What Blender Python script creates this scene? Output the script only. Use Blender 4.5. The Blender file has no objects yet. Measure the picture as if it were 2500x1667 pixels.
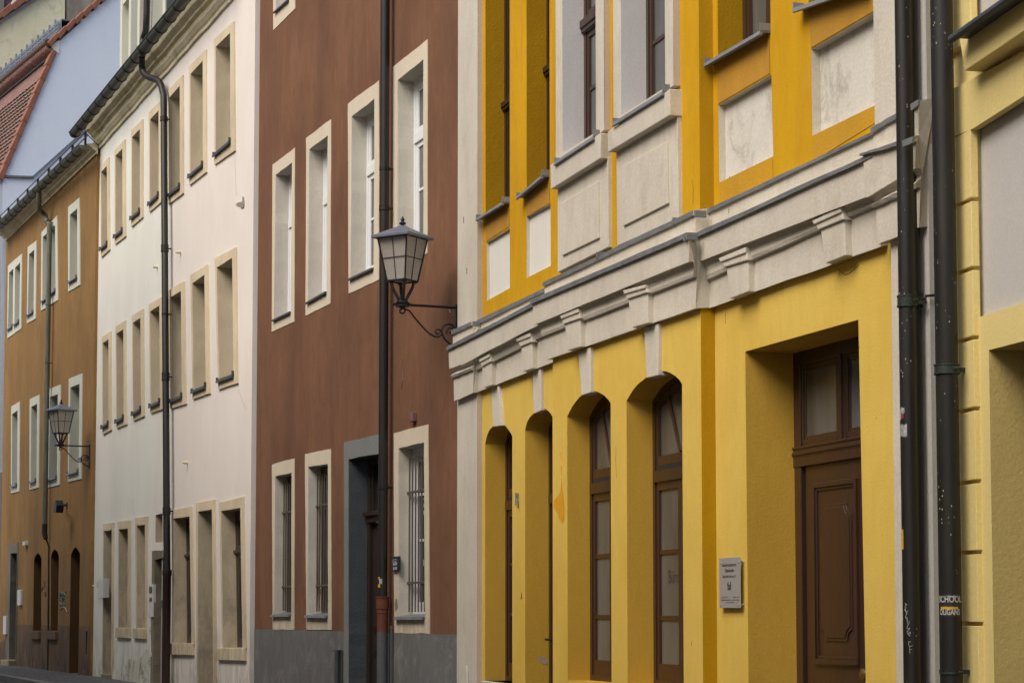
import bpy, bmesh, math, random
from mathutils import Vector, Matrix
from mathutils.geometry import delaunay_2d_cdt
random.seed(7)
D = bpy.data; scn = bpy.context.scene; col = scn.collection

# ------------------------------------------------------------------ camera model (used to turn surveyed points into metres)
F = 5000.0; PITCH = math.radians(4.0); CX, CY = 1250.0, 1150.0; H = 1.25
cp, sp = math.cos(PITCH), math.sin(PITCH)
ZONES = {'Z1':(0,0,3.136),'Z2':(0,450,3.136),'Z3':(0,900,3.136),'Z4':(0,1267,3.92),
 'Z5':(350,0,3.136),'Z6':(350,500,3.136),'Z7':(350,1167,3.136),'Z8':(750,0,3.136),'Z9':(750,450,3.136),'Z10':(750,1167,3.136),
 'Y1':(1080,0,2.6133),'Y2':(1080,500,2.6133),'Y3':(1150,1067,2.6133),'Y4':(1620,0,3.136),'Y5':(1620,450,2.6133),'Y6':(1650,1067,2.6133),
 'R1':(2000,0,3.136),'R2':(2000,500,3.136),'R3':(2100,1067,2.6125),'B1':(640,1000,4.704),'W1':(350,1167,6.271),'S':(900,1280,7.84),
 'L':(880,500,4.357),'G':(1740,1340,9.8),'N':(0,0,1.0),'T':(2240,1367,5.225),'P':(2150,960,10.455)}
def nat(z, x, y):
    a, b, s = ZONES[z]; return a + x/s, b + y/s
def ray(X, Y):
    r, u = (X-CX)/F, (CY-Y)/F
    return Vector((r, cp - sp*u, sp + cp*u))

class Facade:
    """street front: local x = along the front towards the camera, local y = into the wall, z up, ground = 0"""
    def __init__(self, vp, xref, ppm):
        self.th = math.atan((CX - vp)*cp/F)
        d = ray(xref, 1500.0); t = (F/ppm)/d.y
        self.o = Vector((d.x*t, d.y*t, 0))
        self.a = Vector((math.sin(self.th), -math.cos(self.th), 0))
        self.b = Vector((math.cos(self.th), math.sin(self.th), 0))
    def hit(self, X, Y, w=0.0):
        d = ray(X, Y); o = Vector((0,0,H)); p0 = self.o - self.b*w
        t = (p0 - o).dot(self.b)/d.dot(self.b); p = o + d*t
        return ((p - self.o).dot(self.a), p.z)
    def p(self, z, x, y, w=0.0): return self.hit(*nat(z, x, y), w=w)
    def s(self, z, x, y, w=0.0): return self.p(z, x, y, w)[0]
    def side(self, X, Y, s0):
        d = ray(X, Y); o = Vector((0,0,H)); p0 = self.o + self.a*s0
        t = (p0 - o).dot(self.a)/d.dot(self.a); p = o + d*t
        return ((p - self.o).dot(self.b), p.z)       # (local y, z)
    def ps(self, z, x, y, s0): return self.side(*nat(z, x, y), s0)
    def poly(self, z, pts, w=0.0):
        out = []
        for q in pts:
            if isinstance(q[0], str): out.append(self.p(q[0], q[1], q[2], w))
            else: out.append(self.p(z, q[0], q[1], w))
        return out
    def place(self, obj):
        obj.location = self.o; obj.rotation_euler = (0, 0, self.th - math.pi/2)

# ------------------------------------------------------------------ object helpers
def tag(o, label=None, cat=None, group=None, kind=None):
    if label: o['label'] = label
    if cat: o['category'] = cat
    if group: o['group'] = group
    if kind: o['kind'] = kind
    return o
def empty(name, label, cat, facade=None, loc=None, rz=0, group=None):
    o = D.objects.new(name, None); col.objects.link(o); o.empty_display_size = .3
    if facade: facade.place(o)
    if loc is not None: o.location = loc; o.rotation_euler = (0,0,rz)
    tag(o, label, cat, group); return o

class MB:
    def __init__(self): self.v=[]; self.f=[]; self.m=[]
    def add(self, verts, faces, m=0):
        n = len(self.v); self.v += [tuple(v) for v in verts]
        for f in faces: self.f.append([n+i for i in f]); self.m.append(m)
        return self
    def box(self, x0,x1,y0,y1,z0,z1,m=0):
        return self.add([(x0,y0,z0),(x1,y0,z0),(x1,y1,z0),(x0,y1,z0),(x0,y0,z1),(x1,y0,z1),(x1,y1,z1),(x0,y1,z1)],
          [(0,3,2,1),(4,5,6,7),(0,1,5,4),(1,2,6,5),(2,3,7,6),(3,0,4,7)], m)
    def prism(self, poly, y0, y1, m=0, ms=None, cap_back=True):
        n=len(poly); ms = m if ms is None else ms
        self.add([(a,y0,b) for a,b in poly],[list(range(n))],m)
        if cap_back: self.add([(a,y1,b) for a,b in poly],[list(range(n))[::-1]],m)
        self.wallside(poly,y0,y1,ms); return self
    def wallside(self, poly, y0, y1, m=0):
        n=len(poly)
        for i in range(n):
            a,b = poly[i],poly[(i+1)%n]
            self.add([(a[0],y0,a[1]),(b[0],y0,b[1]),(b[0],y1,b[1]),(a[0],y1,a[1])],[(0,1,2,3)],m)
        return self
    def sheet(self, outer, holes, y, m=0):
        pts=[]; edges=[]
        for loop in [outer]+holes:
            n0=len(pts); pts += [Vector(q) for q in loop]
            edges += [(n0+i, n0+(i+1)%len(loop)) for i in range(len(loop))]
        vs,_,fs,_,_,_ = delaunay_2d_cdt(pts, edges, [], 0, 1e-5)
        keep=[]
        for f in fs:
            c = sum((vs[i] for i in f), Vector((0,0)))/len(f)
            if inside(c, outer) and not any(inside(c,h) for h in holes): keep.append(list(f))
        return self.add([(v[0],y,v[1]) for v in vs], keep, m)
    def loft(self, A, B, m=0, closed=False, mats=None):
        n=len(A); r = range(n if closed else n-1)
        for k in r:
            j=(k+1)%n
            self.add([A[k],B[k],B[j],A[j]],[(0,1,2,3)], mats[k] if mats else m)
        return self
    def tube(self, path, r, seg=12, m=0, caps=True):
        path=[Vector(p) for p in path]; rings=[]
        up=None
        for i,p in enumerate(path):
            t = (path[min(i+1,len(path)-1)]-path[max(i-1,0)]).normalized()
            if up is None:
                up = Vector((0,0,1)) if abs(t.z)<.9 else Vector((1,0,0))
            u = (up - t*up.dot(t)).normalized(); w = t.cross(u); up=u
            rr = r[i] if isinstance(r,(list,tuple)) else r
            rings.append([p+u*math.cos(2*math.pi*k/seg)*rr+w*math.sin(2*math.pi*k/seg)*rr for k in range(seg)])
        for i in range(len(rings)-1): self.loft(rings[i],rings[i+1],m,True)
        if caps:
            self.add(rings[0],[list(range(seg))[::-1]],m); self.add(rings[-1],[list(range(seg))],m)
        return self
    def build(self, name, mats, parent=None, smooth=False, bevel=0):
        me = D.meshes.new(name); me.from_pydata(self.v,[],self.f)
        mats = mats if isinstance(mats,(list,tuple)) else [mats]
        for q in mats: me.materials.append(q)
        me.polygons.foreach_set('material_index', self.m)
        bm=bmesh.new(); bm.from_mesh(me)
        bmesh.ops.remove_doubles(bm, verts=bm.verts, dist=1e-5)
        bmesh.ops.recalc_face_normals(bm, faces=bm.faces)
        bm.to_mesh(me); bm.free()
        if smooth:
            for p in me.polygons: p.use_smooth = True
            try: me.set_sharp_from_angle(angle=math.radians(40))
            except Exception: pass
        o = D.objects.new(name, me); col.objects.link(o)
        if parent: o.parent = parent
        if bevel:
            b = o.modifiers.new('bevel','BEVEL'); b.width=bevel; b.segments=2; b.limit_method='ANGLE'; b.angle_limit=math.radians(40)
        return o
def inside(p, poly):
    x,y=p[0],p[1]; c=False; n=len(poly)
    for i in range(n):
        x1,y1=poly[i]; x2,y2=poly[(i+1)%n]
        if (y1>y)!=(y2>y) and x < (x2-x1)*(y-y1)/(y2-y1)+x1: c = not c
    return c
def area(p): return .5*sum(p[i][0]*p[(i+1)%len(p)][1]-p[(i+1)%len(p)][0]*p[i][1] for i in range(len(p)))
def inset(poly, d):
    sgn = 1 if area(poly)>0 else -1; n=len(poly); out=[]
    for i in range(n):
        a,b,c = Vector(poly[i-1]),Vector(poly[i]),Vector(poly[(i+1)%n])
        e1=(b-a).normalized(); e2=(c-b).normalized()
        n1=Vector((-e1.y,e1.x))*sgn; n2=Vector((-e2.y,e2.x))*sgn
        k = n1+n2; k = k/max(.3, k.length_squared/2)
        q=b+k*d; out.append((q.x,q.y))
    return out
def wobble(poly, amp, step=.12):
    out=[]; n=len(poly)
    for i in range(n):
        a,b=Vector(poly[i]),Vector(poly[(i+1)%n]); L=(b-a).length; k=max(1,int(L/step))
        nn=Vector((-(b-a).y,(b-a).x))/max(L,1e-6); drift=0
        for j in range(k):
            t=j/k; o=0
            if j: drift = .75*drift + random.uniform(-amp,amp)*.7; o=drift
            q=a+(b-a)*t+nn*o; out.append((q.x,q.y))
    return out

# ------------------------------------------------------------------ materials
def srgb(r,g,b):
    f=lambda c: (c/255/12.92) if c<=10 else ((c/255+.055)/1.055)**2.4
    return (f(r),f(g),f(b),1)
def newmat(name):
    m=D.materials.new(name); m.use_nodes=True; nt=m.node_tree; nt.nodes.clear()
    out=nt.nodes.new('ShaderNodeOutputMaterial'); b=nt.nodes.new('ShaderNodeBsdfPrincipled')
    nt.links.new(b.outputs[0],out.inputs[0]); return m,nt,b
def node(nt,t,**k):
    n=nt.nodes.new(t)
    for a,v in k.items(): setattr(n,a,v)
    return n
def noise(nt, coord, scale, detail=4, rough=.55, stretch=None, dist=0):
    n=node(nt,'ShaderNodeTexNoise'); n.inputs['Scale'].default_value=scale; n.inputs['Detail'].default_value=detail
    n.inputs['Roughness'].default_value=rough; n.inputs['Distortion'].default_value=dist
    if stretch:
        mp=node(nt,'ShaderNodeMapping'); mp.inputs['Scale'].default_value=stretch
        nt.links.new(coord,mp.inputs['Vector']); coord=mp.outputs[0]
    nt.links.new(coord,n.inputs['Vector']); return n.outputs['Fac']
def ramp(nt, fac, a, b):
    r=node(nt,'ShaderNodeMapRange'); r.inputs['From Min'].default_value=a; r.inputs['From Max'].default_value=b
    nt.links.new(fac,r.inputs['Value']); return r.outputs[0]
def mix(nt, fac, c1, c2, mode='MIX'):
    m=node(nt,'ShaderNodeMix',data_type='RGBA',blend_type=mode)
    if isinstance(fac,(int,float)): m.inputs[0].default_value=fac
    else: nt.links.new(fac,m.inputs[0])
    for i,c in ((6,c1),(7,c2)):
        if isinstance(c,(tuple,list)): m.inputs[i].default_value=c
        else: nt.links.new(c,m.inputs[i])
    return m.outputs[2]
def mul(nt,a,b):
    m=node(nt,'ShaderNodeMath',operation='MULTIPLY')
    for i,c in ((0,a),(1,b)):
        if isinstance(c,(int,float)): m.inputs[i].default_value=c
        else: nt.links.new(c,m.inputs[i])
    return m.outputs[0]
def plaster(name, c, c2=None, streak=.5, patch=.35, speck=.0, bump=.35, bscale=60, dirt=None, dirt_z=(0,1.2), dirt_amt=.7, rough=.9,
            stain=None, stain_amt=0.0, xgrad=None, big=0.0):
    """painted render: large patches, vertical rain streaks, pits, grain, dirt rising from the ground"""
    m,nt,b=newmat(name); tc=node(nt,'ShaderNodeTexCoord').outputs['Object']
    c2 = c2 or tuple(x*.72 for x in c[:3])+(1,)
    base=c
    if xgrad:
        sx=node(nt,'ShaderNodeSeparateXYZ'); nt.links.new(tc,sx.inputs[0])
        base = mix(nt, ramp(nt,sx.outputs['X'],xgrad[1],xgrad[2]), xgrad[0], c)
    f1=ramp(nt,noise(nt,tc,.9,5,.6,(1,1,.6)),.38,.68)
    o=mix(nt,mul(nt,f1,patch),base,c2)
    f2=ramp(nt,noise(nt,tc,1.0,8,.72,(6,6,1.5),1.6),.44,.74)
    o=mix(nt,mul(nt,f2,streak),o,c2)
    f5=ramp(nt,noise(nt,tc,1.0,5,.65,(4.2,4.2,.7),.8),.52,.72)
    o=mix(nt,mul(nt,f5,streak*.4),o,tuple(min(1,x*1.25) for x in c[:3])+(1,))
    f3=ramp(nt,noise(nt,tc,bscale*1.3,2,.5),.35,.65)
    o=mix(nt,mul(nt,f3,.13),o,tuple(x*.45 for x in c[:3])+(1,))
    if speck:
        vo=node(nt,'ShaderNodeTexVoronoi'); vo.inputs['Scale'].default_value=5
        mp=node(nt,'ShaderNodeMapping'); mp.inputs['Scale'].default_value=(1.6,1,.8)
        nt.links.new(tc,mp.inputs[0]); nt.links.new(mp.outputs[0],vo.inputs['Vector'])
        f=ramp(nt,vo.outputs['Distance'],.06,.03)
        o=mix(nt,mul(nt,f,speck),o,tuple(x*.3 for x in c[:3])+(1,))
    if stain:
        f=mul(nt,ramp(nt,noise(nt,tc,3.2,8,.75,(1,1,.7),.8),.52,.66),stain_amt)
        o=mix(nt,f,o,stain)
    if dirt:
        sx=node(nt,'ShaderNodeSeparateXYZ'); nt.links.new(tc,sx.inputs[0])
        g=ramp(nt,sx.outputs['Z'],dirt_z[1],dirt_z[0])
        nn=ramp(nt,noise(nt,tc,2.2,9,.75,(1.6,1.6,.6),1.2),.42,.60)
        pw=node(nt,'ShaderNodeMath',operation='POWER'); nt.links.new(g,pw.inputs[0]); pw.inputs[1].default_value=.8; pw.use_clamp=True
        o=mix(nt,mul(nt,mul(nt,pw.outputs[0],nn),dirt_amt),o,dirt)
    nt.links.new(o,b.inputs['Base Color']); b.inputs['Roughness'].default_value=rough
    b.inputs['Specular IOR Level'].default_value=.2
    h=node(nt,'ShaderNodeMath',operation='ADD')
    nt.links.new(mul(nt,noise(nt,tc,bscale,5,.65),.5),h.inputs[0]); nt.links.new(mul(nt,noise(nt,tc,2.6,3,.5),.9),h.inputs[1])
    bp=node(nt,'ShaderNodeBump'); bp.inputs['Strength'].default_value=bump; bp.inputs['Distance'].default_value=.012
    nt.links.new(h.outputs[0],bp.inputs['Height']); nt.links.new(bp.outputs[0],b.inputs['Normal'])
    return m
def paint(name, c, rough=.5, metal=0, var=.25, scale=12, bump=.08, c2=None, stretch=None, spec=.4, fleck=None):
    m,nt,b=newmat(name); tc=node(nt,'ShaderNodeTexCoord').outputs['Object']
    c2=c2 or tuple(x*.55 for x in c[:3])+(1,)
    n=noise(nt,tc,scale,6,.65,stretch)
    o=mix(nt,mul(nt,ramp(nt,n,.4,.68),var),c,c2)
    if fleck:
        vo=node(nt,'ShaderNodeTexVoronoi'); vo.inputs['Scale'].default_value=55
        mp=node(nt,'ShaderNodeMapping'); mp.inputs['Scale'].default_value=(1,1,.55); nt.links.new(tc,mp.inputs[0]); nt.links.new(mp.outputs[0],vo.inputs['Vector'])
        gate=ramp(nt,noise(nt,tc,9,3,.6,(1,1,.5)),.54,.60)
        o=mix(nt,mul(nt,ramp(nt,vo.outputs['Distance'],.20,.12),gate),o,fleck)
    nt.links.new(o,b.inputs['Base Color'])
    b.inputs['Metallic'].default_value=metal; b.inputs['Specular IOR Level'].default_value=spec
    rr=node(nt,'ShaderNodeMapRange'); rr.inputs['To Min'].default_value=max(.05,rough-.12); rr.inputs['To Max'].default_value=min(1,rough+.15)
    nt.links.new(n,rr.inputs['Value']); nt.links.new(rr.outputs[0],b.inputs['Roughness'])
    bp=node(nt,'ShaderNodeBump'); bp.inputs['Strength'].default_value=bump; bp.inputs['Distance'].default_value=.01
    nt.links.new(noise(nt,tc,scale*3,4,.6,stretch),bp.inputs['Height']); nt.links.new(bp.outputs[0],b.inputs['Normal'])
    return m
def glass(name, c, c2, rough=.08, scale=1.2, spec=.6, coat=0):
    m,nt,b=newmat(name); tc=node(nt,'ShaderNodeTexCoord').outputs['Object']
    f=ramp(nt,noise(nt,tc,scale,3,.5,(2.5,1,.5),.3),.35,.65)
    nt.links.new(mix(nt,f,c,c2),b.inputs['Base Color']); b.inputs['Roughness'].default_value=rough
    b.inputs['Specular IOR Level'].default_value=spec
    bp=node(nt,'ShaderNodeBump'); bp.inputs['Strength'].default_value=.04; bp.inputs['Distance'].default_value=.02
    nt.links.new(noise(nt,tc,1.5,2,.5),bp.inputs['Height']); nt.links.new(bp.outputs[0],b.inputs['Normal'])
    return m

M={}
M['brown']=plaster('brown_render',(.215,.105,.057,1),(.120,.059,.034,1),streak=.6,patch=.85,speck=.5,bump=.6,bscale=70,stain=(.11,.055,.032,1),stain_amt=.35)
M['brown_trim']=plaster('cream_trim_render',(.66,.58,.45,1),(.5,.43,.32,1),streak=.25,patch=.3,bump=.5,bscale=45,dirt=(.16,.13,.09,1),dirt_z=(1.2,2.0),dirt_amt=.4)
M['brown_reveal']=plaster('grey_reveal_render',(.64,.60,.52,1),(.50,.46,.38,1),streak=.3,patch=.4,bump=.45,bscale=40)
M['plinth']=plaster('grey_plinth_render',(.17,.17,.165,1),(.10,.10,.095,1),streak=.5,patch=.6,bump=.6,bscale=50,stain=(.3,.3,.27,1),stain_amt=.45)
M['slate']=plaster('dark_slate_render',(.085,.095,.105,1),(.05,.055,.06,1),streak=.3,patch=.4,bump=.8,bscale=40)
M['slate_light']=plaster('grey_door_surround',(.21,.22,.21,1),(.13,.14,.14,1),streak=.3,patch=.5,bump=.8,bscale=45)
M['white']=plaster('white_pink_render',(.80,.74,.68,1),(.67,.62,.56,1),streak=.2,patch=.45,speck=.0,bump=.25,bscale=50,
    dirt=(.11,.09,.055,1),dirt_z=(-.1,1.1),dirt_amt=.6,xgrad=((.80,.815,.745,1),-6.5,-4.6))  # greenish to pinkish tint from the light, put into the wall colour along x
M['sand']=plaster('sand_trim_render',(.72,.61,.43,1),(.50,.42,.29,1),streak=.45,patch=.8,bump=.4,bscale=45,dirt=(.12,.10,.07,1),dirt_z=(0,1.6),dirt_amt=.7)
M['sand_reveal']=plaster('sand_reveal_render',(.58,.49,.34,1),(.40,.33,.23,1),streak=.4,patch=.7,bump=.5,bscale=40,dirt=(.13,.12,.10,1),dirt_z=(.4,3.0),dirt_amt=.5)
M['cornice']=plaster('cornice_stucco',(.76,.69,.49,1),(.50,.44,.28,1),streak=.2,patch=.7,bump=.5,bscale=30,stain=(.2,.18,.10,1),stain_amt=.5)
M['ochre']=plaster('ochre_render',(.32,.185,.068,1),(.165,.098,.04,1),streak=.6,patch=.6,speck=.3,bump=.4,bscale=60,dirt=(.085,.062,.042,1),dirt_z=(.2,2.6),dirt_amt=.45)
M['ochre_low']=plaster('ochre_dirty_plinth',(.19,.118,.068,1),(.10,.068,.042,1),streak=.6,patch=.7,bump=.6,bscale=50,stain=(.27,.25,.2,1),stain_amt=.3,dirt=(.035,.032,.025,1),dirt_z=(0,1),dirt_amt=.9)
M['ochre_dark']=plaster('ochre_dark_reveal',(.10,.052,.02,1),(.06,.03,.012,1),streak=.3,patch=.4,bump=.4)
M['mint']=plaster('pale_mint_trim',(.62,.63,.54,1),(.48,.49,.41,1),streak=.3,patch=.4,bump=.3)
M['mint_rev']=plaster('pale_mint_reveal',(.44,.45,.38,1),(.36,.37,.31,1),streak=.3,patch=.4,bump=.3)
M['blue']=plaster('pale_blue_render',(.72,.82,.95,1),(.66,.75,.90,1),streak=.12,patch=.5,bump=.25,bscale=30,stain=(.63,.71,.85,1),stain_amt=.35)
M['pinkgrey']=plaster('pink_grey_render',(.52,.47,.50,1),streak=.2,patch=.3,bump=.3)
M['cream']=plaster('cream_gable_render',(.84,.80,.58,1),(.72,.68,.47,1),streak=.2,patch=.6,bump=.35,bscale=25,stain=(.42,.38,.22,1),stain_amt=.45)
M['concrete']=plaster('rough_cement',(.31,.27,.23,1),(.19,.16,.14,1),streak=.3,patch=.8,bump=1,bscale=18,stain=(.42,.37,.32,1),stain_amt=.5)
M['yel']=plaster('yellow_render_lower',(.70,.49,.105,1),(.58,.37,.05,1),streak=.4,patch=.75,speck=.5,bump=.4,bscale=70,stain=(.70,.50,.08,1),stain_amt=.35)
M['yel_rev']=plaster('yellow_reveal_lower',(.58,.355,.052,1),(.46,.27,.034,1),streak=.35,patch=.6,bump=.35,bscale=55,speck=.2)  # darker than the lower wall, shade of the reveals put into the colour
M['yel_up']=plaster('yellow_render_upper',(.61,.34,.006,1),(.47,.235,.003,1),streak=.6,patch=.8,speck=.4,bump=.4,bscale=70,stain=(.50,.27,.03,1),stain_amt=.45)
M['yel_up_rev']=plaster('yellow_reveal_upper',(.37,.20,.003,1),(.27,.14,.002,1),streak=.35,patch=.5,bump=.6,bscale=55)  # upper wall yellow darkened, reveal shade put into the colour
M['yel_ret']=plaster('shaded_yellow_return',(.44,.25,.004,1),(.38,.20,.003,1),streak=.4,patch=.5,bump=.4)  # wall yellow darkened, side shade put into the colour
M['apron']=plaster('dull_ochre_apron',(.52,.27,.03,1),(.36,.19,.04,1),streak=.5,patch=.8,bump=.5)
M['stucco']=plaster('pale_stone_stucco',(.62,.575,.485,1),(.46,.42,.345,1),streak=.5,patch=.6,bump=.5,bscale=45,stain=(.36,.31,.23,1),stain_amt=.28)
M['stucco_rev']=plaster('beige_return',(.52,.45,.37,1),(.42,.36,.29,1),streak=.2,patch=.5,bump=.4)
M['lav']=plaster('lavender_reveal',(.57,.555,.545,1),(.50,.48,.475,1),streak=.3,patch=.4,bump=.3,bscale=45)
M['panel']=plaster('weathered_white_panel',(.68,.65,.58,1),(.5,.46,.38,1),streak=.3,patch=.5,bump=.5,bscale=40,stain=(.22,.20,.15,1),stain_amt=.55)
M['panel_clean']=plaster('white_panel',(.72,.70,.64,1),(.6,.57,.5,1),streak=.2,patch=.4,bump=.3)
M['pale']=plaster('pale_yellow_render',(.72,.585,.245,1),(.62,.49,.18,1),streak=.15,patch=.4,bump=.35,bscale=60)
M['pale_rev']=plaster('pale_yellow_reveal',(.50,.38,.14,1),(.44,.33,.12,1),streak=.15,patch=.4,bump=.6,bscale=50)
M['greyfield']=plaster('pale_grey_field',(.50,.485,.45,1),(.47,.44,.43,1),streak=.05,patch=.5,bump=.2,bscale=60)
M['granite']=plaster('granite',(.28,.235,.165,1),(.10,.085,.06,1),streak=.1,patch=.5,bump=.9,bscale=35,stain=(.07,.06,.045,1),stain_amt=.6)
M['zinc']=paint('zinc_flashing',(.21,.22,.225,1),rough=.5,metal=.25,var=.6,scale=7,c2=(.10,.10,.10,1),bump=.15)
M['zinc_l']=paint('light_zinc_sill',(.22,.228,.235,1),rough=.5,metal=.15,var=.6,scale=7,c2=(.12,.125,.13,1),bump=.15)
M['zinc_dark']=paint('dark_zinc',(.075,.078,.082,1),rough=.5,metal=.2,var=.5,scale=9)
M['lead']=paint('blue_grey_lead',(.17,.20,.25,1),rough=.5,metal=.2,var=.5,scale=8)
M['gutter']=paint('dark_green_gutter',(.05,.052,.040,1),rough=.42,metal=.25,var=.7,scale=5,c2=(.095,.095,.06,1),bump=.15)
M['gutter_g']=paint('weathered_gutter',(.085,.085,.055,1),rough=.5,metal=.2,var=.7,scale=5,c2=(.14,.14,.10,1),bump=.15)
M['pipe']=paint('dark_brown_pipe',(.009,.008,.0075,1),rough=.5,metal=.0,var=.6,scale=6,c2=(.020,.018,.016,1),stretch=(3,3,.5),fleck=(.30,.29,.25,1))
M['pipe_w']=paint('dark_pipe_weathered',(.013,.011,.010,1),rough=.5,metal=.0,var=.6,scale=6,c2=(.026,.021,.018,1),stretch=(3,3,.5))
M['pipe_flk']=paint('paint_flecked_pipe',(.009,.0085,.0075,1),rough=.5,metal=.0,var=.7,scale=5,c2=(.020,.018,.014,1),stretch=(3,3,.5),fleck=(.34,.33,.20,1))
M['verd']=paint('verdigris_copper',(.022,.026,.021,1),rough=.6,metal=.2,var=.6,scale=30,c2=(.045,.07,.055,1),bump=.4)
M['pipe_green']=paint('grey_green_pipe',(.10,.105,.075,1),rough=.5,metal=.1,var=.8,scale=6,c2=(.17,.17,.125,1),stretch=(3,3,.6))
M['rust']=paint('red_brown_standpipe',(.15,.045,.022,1),rough=.55,var=.5,scale=14,c2=(.07,.025,.015,1),bump=.3)
M['pipe_grey']=paint('grey_painted_pipe',(.10,.105,.11,1),rough=.5,var=.4,scale=8)
M['wood']=paint('dark_brown_wood',(.048,.022,.013,1),rough=.32,var=.6,scale=10,c2=(.028,.014,.009,1),stretch=(6,6,.6),bump=.12,spec=.6)
M['wood_d']=paint('blackish_brown_wood',(.030,.018,.012,1),rough=.45,var=.5,scale=10,stretch=(6,6,.6),bump=.15)
M['wood_g']=paint('grey_brown_wood',(.075,.055,.040,1),rough=.5,var=.5,scale=10,stretch=(6,6,.6))
M['pvc']=paint('white_window_paint',(.72,.74,.76,1),rough=.35,var=.12,scale=5,bump=.02)
M['iron']=paint('black_iron',(.020,.021,.024,1),rough=.42,metal=.3,var=.4,scale=20,c2=(.035,.036,.04,1),bump=.15)
M['ironroof']=paint('slate_blue_lamp_roof',(.17,.195,.245,1),rough=.35,metal=.25,var=.6,scale=9,c2=(.09,.105,.135,1),bump=.15)
M['grille']=paint('grey_iron_grille',(.12,.105,.085,1),rough=.5,metal=.2,var=.4,scale=25)
M['glass_d']=glass('dark_glass',(.020,.020,.019,1),(.045,.043,.038,1))
M['glass_m']=glass('curtained_glass',(.125,.128,.126,1),(.065,.066,.065,1),rough=.09,scale=1.6)
M['glass_l']=glass('net_curtain_glass',(.15,.15,.155,1),(.07,.07,.072,1),rough=.12)
M['silver']=paint('brushed_steel_sign',(.43,.41,.39,1),rough=.45,metal=.35,var=.15,scale=30,bump=.03,c2=(.34,.32,.31,1))
M['ink']=paint('dark_lettering',(.035,.022,.02,1),rough=.6,var=.1)
M['ink_l']=paint('faint_lettering',(.06,.045,.035,1),rough=.6,var=.1)
M['whiteplast']=paint('white_plastic',(.66,.65,.62,1),rough=.4,var=.2,scale=8)
M['paper']=paint('printed_paper',(.75,.80,.62,1),rough=.7,var=.5,scale=20,c2=(.35,.5,.3,1))
M['bell']=paint('dark_bell_plate',(.035,.04,.05,1),rough=.35,var=.3)
M['bell_l']=paint('pale_name_tags',(.45,.47,.5,1),rough=.4,var=.2)
M['brass']=paint('brass',(.42,.28,.08,1),rough=.3,metal=.9,var=.3)
M['tile']=paint('clay_roof_tile',(.24,.125,.105,1),rough=.7,var=.9,scale=4,c2=(.13,.085,.075,1),bump=.4)
M['tile_o']=paint('orange_verge_tile',(.29,.115,.07,1),rough=.7,var=.8,scale=4,c2=(.18,.08,.05,1),bump=.4)
M['tile_d']=paint('dark_old_tile',(.13,.065,.055,1),rough=.8,var=.8,scale=8,c2=(.26,.15,.13,1),bump=.4)
M['whitewood']=plaster('white_fascia',(.78,.78,.76,1),streak=.1,patch=.2,bump=.1)
M['sticker_y']=paint('yellow_sticker',(.62,.36,.02,1),rough=.5,var=.5,scale=60,c2=(.25,.12,.03,1))
M['sticker_w']=paint('torn_white_sticker',(.40,.40,.40,1),rough=.6,var=.95,scale=45,c2=(.04,.04,.04,1))
M['sticker_t']=paint('sticker_lettering',(.42,.42,.38,1),rough=.6,var=.5,scale=60)
M['sticker_k']=paint('black_sticker',(.022,.022,.024,1),rough=.5,var=.3)
M['sticker_r']=paint('red_sticker',(.30,.03,.03,1),rough=.6,var=.5,scale=60)
M['chalk']=paint('white_marker',(.38,.38,.37,1),rough=.7,var=.5,scale=50)
M['peel']=plaster('exposed_orange_coat',(.70,.33,.015,1),streak=.3,patch=.5,bump=.5)
M['bare']=plaster('bare_plaster_patch',(.42,.37,.30,1),streak=.1,patch=.6,bump=.9,bscale=30)
M['crack']=paint('crack_shadow',(.16,.11,.06,1),rough=.9,var=.4)
M['crackw']=paint('crack_shadow_grey',(.30,.26,.21,1),rough=.9,var=.4)
M['tag_g']=paint('green_spray',(.16,.24,.19,1),rough=.8,var=.8,scale=40)
M['tag_k']=paint('black_marker',(.06,.04,.03,1),rough=.8,var=.5,scale=40)

# lantern glass: hammered, slightly translucent
def lampglass():
    m,nt,b=newmat('hammered_lamp_glass'); tc=node(nt,'ShaderNodeTexCoord').outputs['Object']
    n=noise(nt,tc,120,3,.7)
    nt.links.new(mix(nt,ramp(nt,n,.35,.65),(.74,.70,.63,1),(.48,.45,.40,1)),b.inputs['Base Color'])
    b.inputs['Roughness'].default_value=.28; b.inputs['Transmission Weight'].default_value=.5
    bp=node(nt,'ShaderNodeBump'); bp.inputs['Strength'].default_value=.5; bp.inputs['Distance'].default_value=.004
    nt.links.new(n,bp.inputs['Height']); nt.links.new(bp.outputs[0],b.inputs['Normal']); return m
M['lampglass']=lampglass()
def cobbles():
    m,nt,b=newmat('dark_setts'); tc=node(nt,'ShaderNodeTexCoord').outputs['Object']
    vo=node(nt,'ShaderNodeTexVoronoi',feature='DISTANCE_TO_EDGE'); vo.inputs['Scale'].default_value=11
    nt.links.new(tc,vo.inputs['Vector'])
    vc=node(nt,'ShaderNodeTexVoronoi'); vc.inputs['Scale'].default_value=11; nt.links.new(tc,vc.inputs['Vector'])
    e=ramp(nt,vo.outputs['Distance'],0.0,.09)
    sep=node(nt,'ShaderNodeSeparateColor'); nt.links.new(vc.outputs['Color'],sep.inputs[0])
    cc=mix(nt,sep.outputs[0],(.08,.08,.082,1),(.18,.175,.165,1))
    o=mix(nt,e,(.022,.02,.018,1),cc)
    nt.links.new(o,b.inputs['Base Color']); b.inputs['Roughness'].default_value=.7
    bp=node(nt,'ShaderNodeBump'); bp.inputs['Strength'].default_value=1; bp.inputs['Distance'].default_value=.02
    nt.links.new(e,bp.inputs['Height']); nt.links.new(bp.outputs[0],b.inputs['Normal']); return m
M['cobble']=cobbles()
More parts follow.
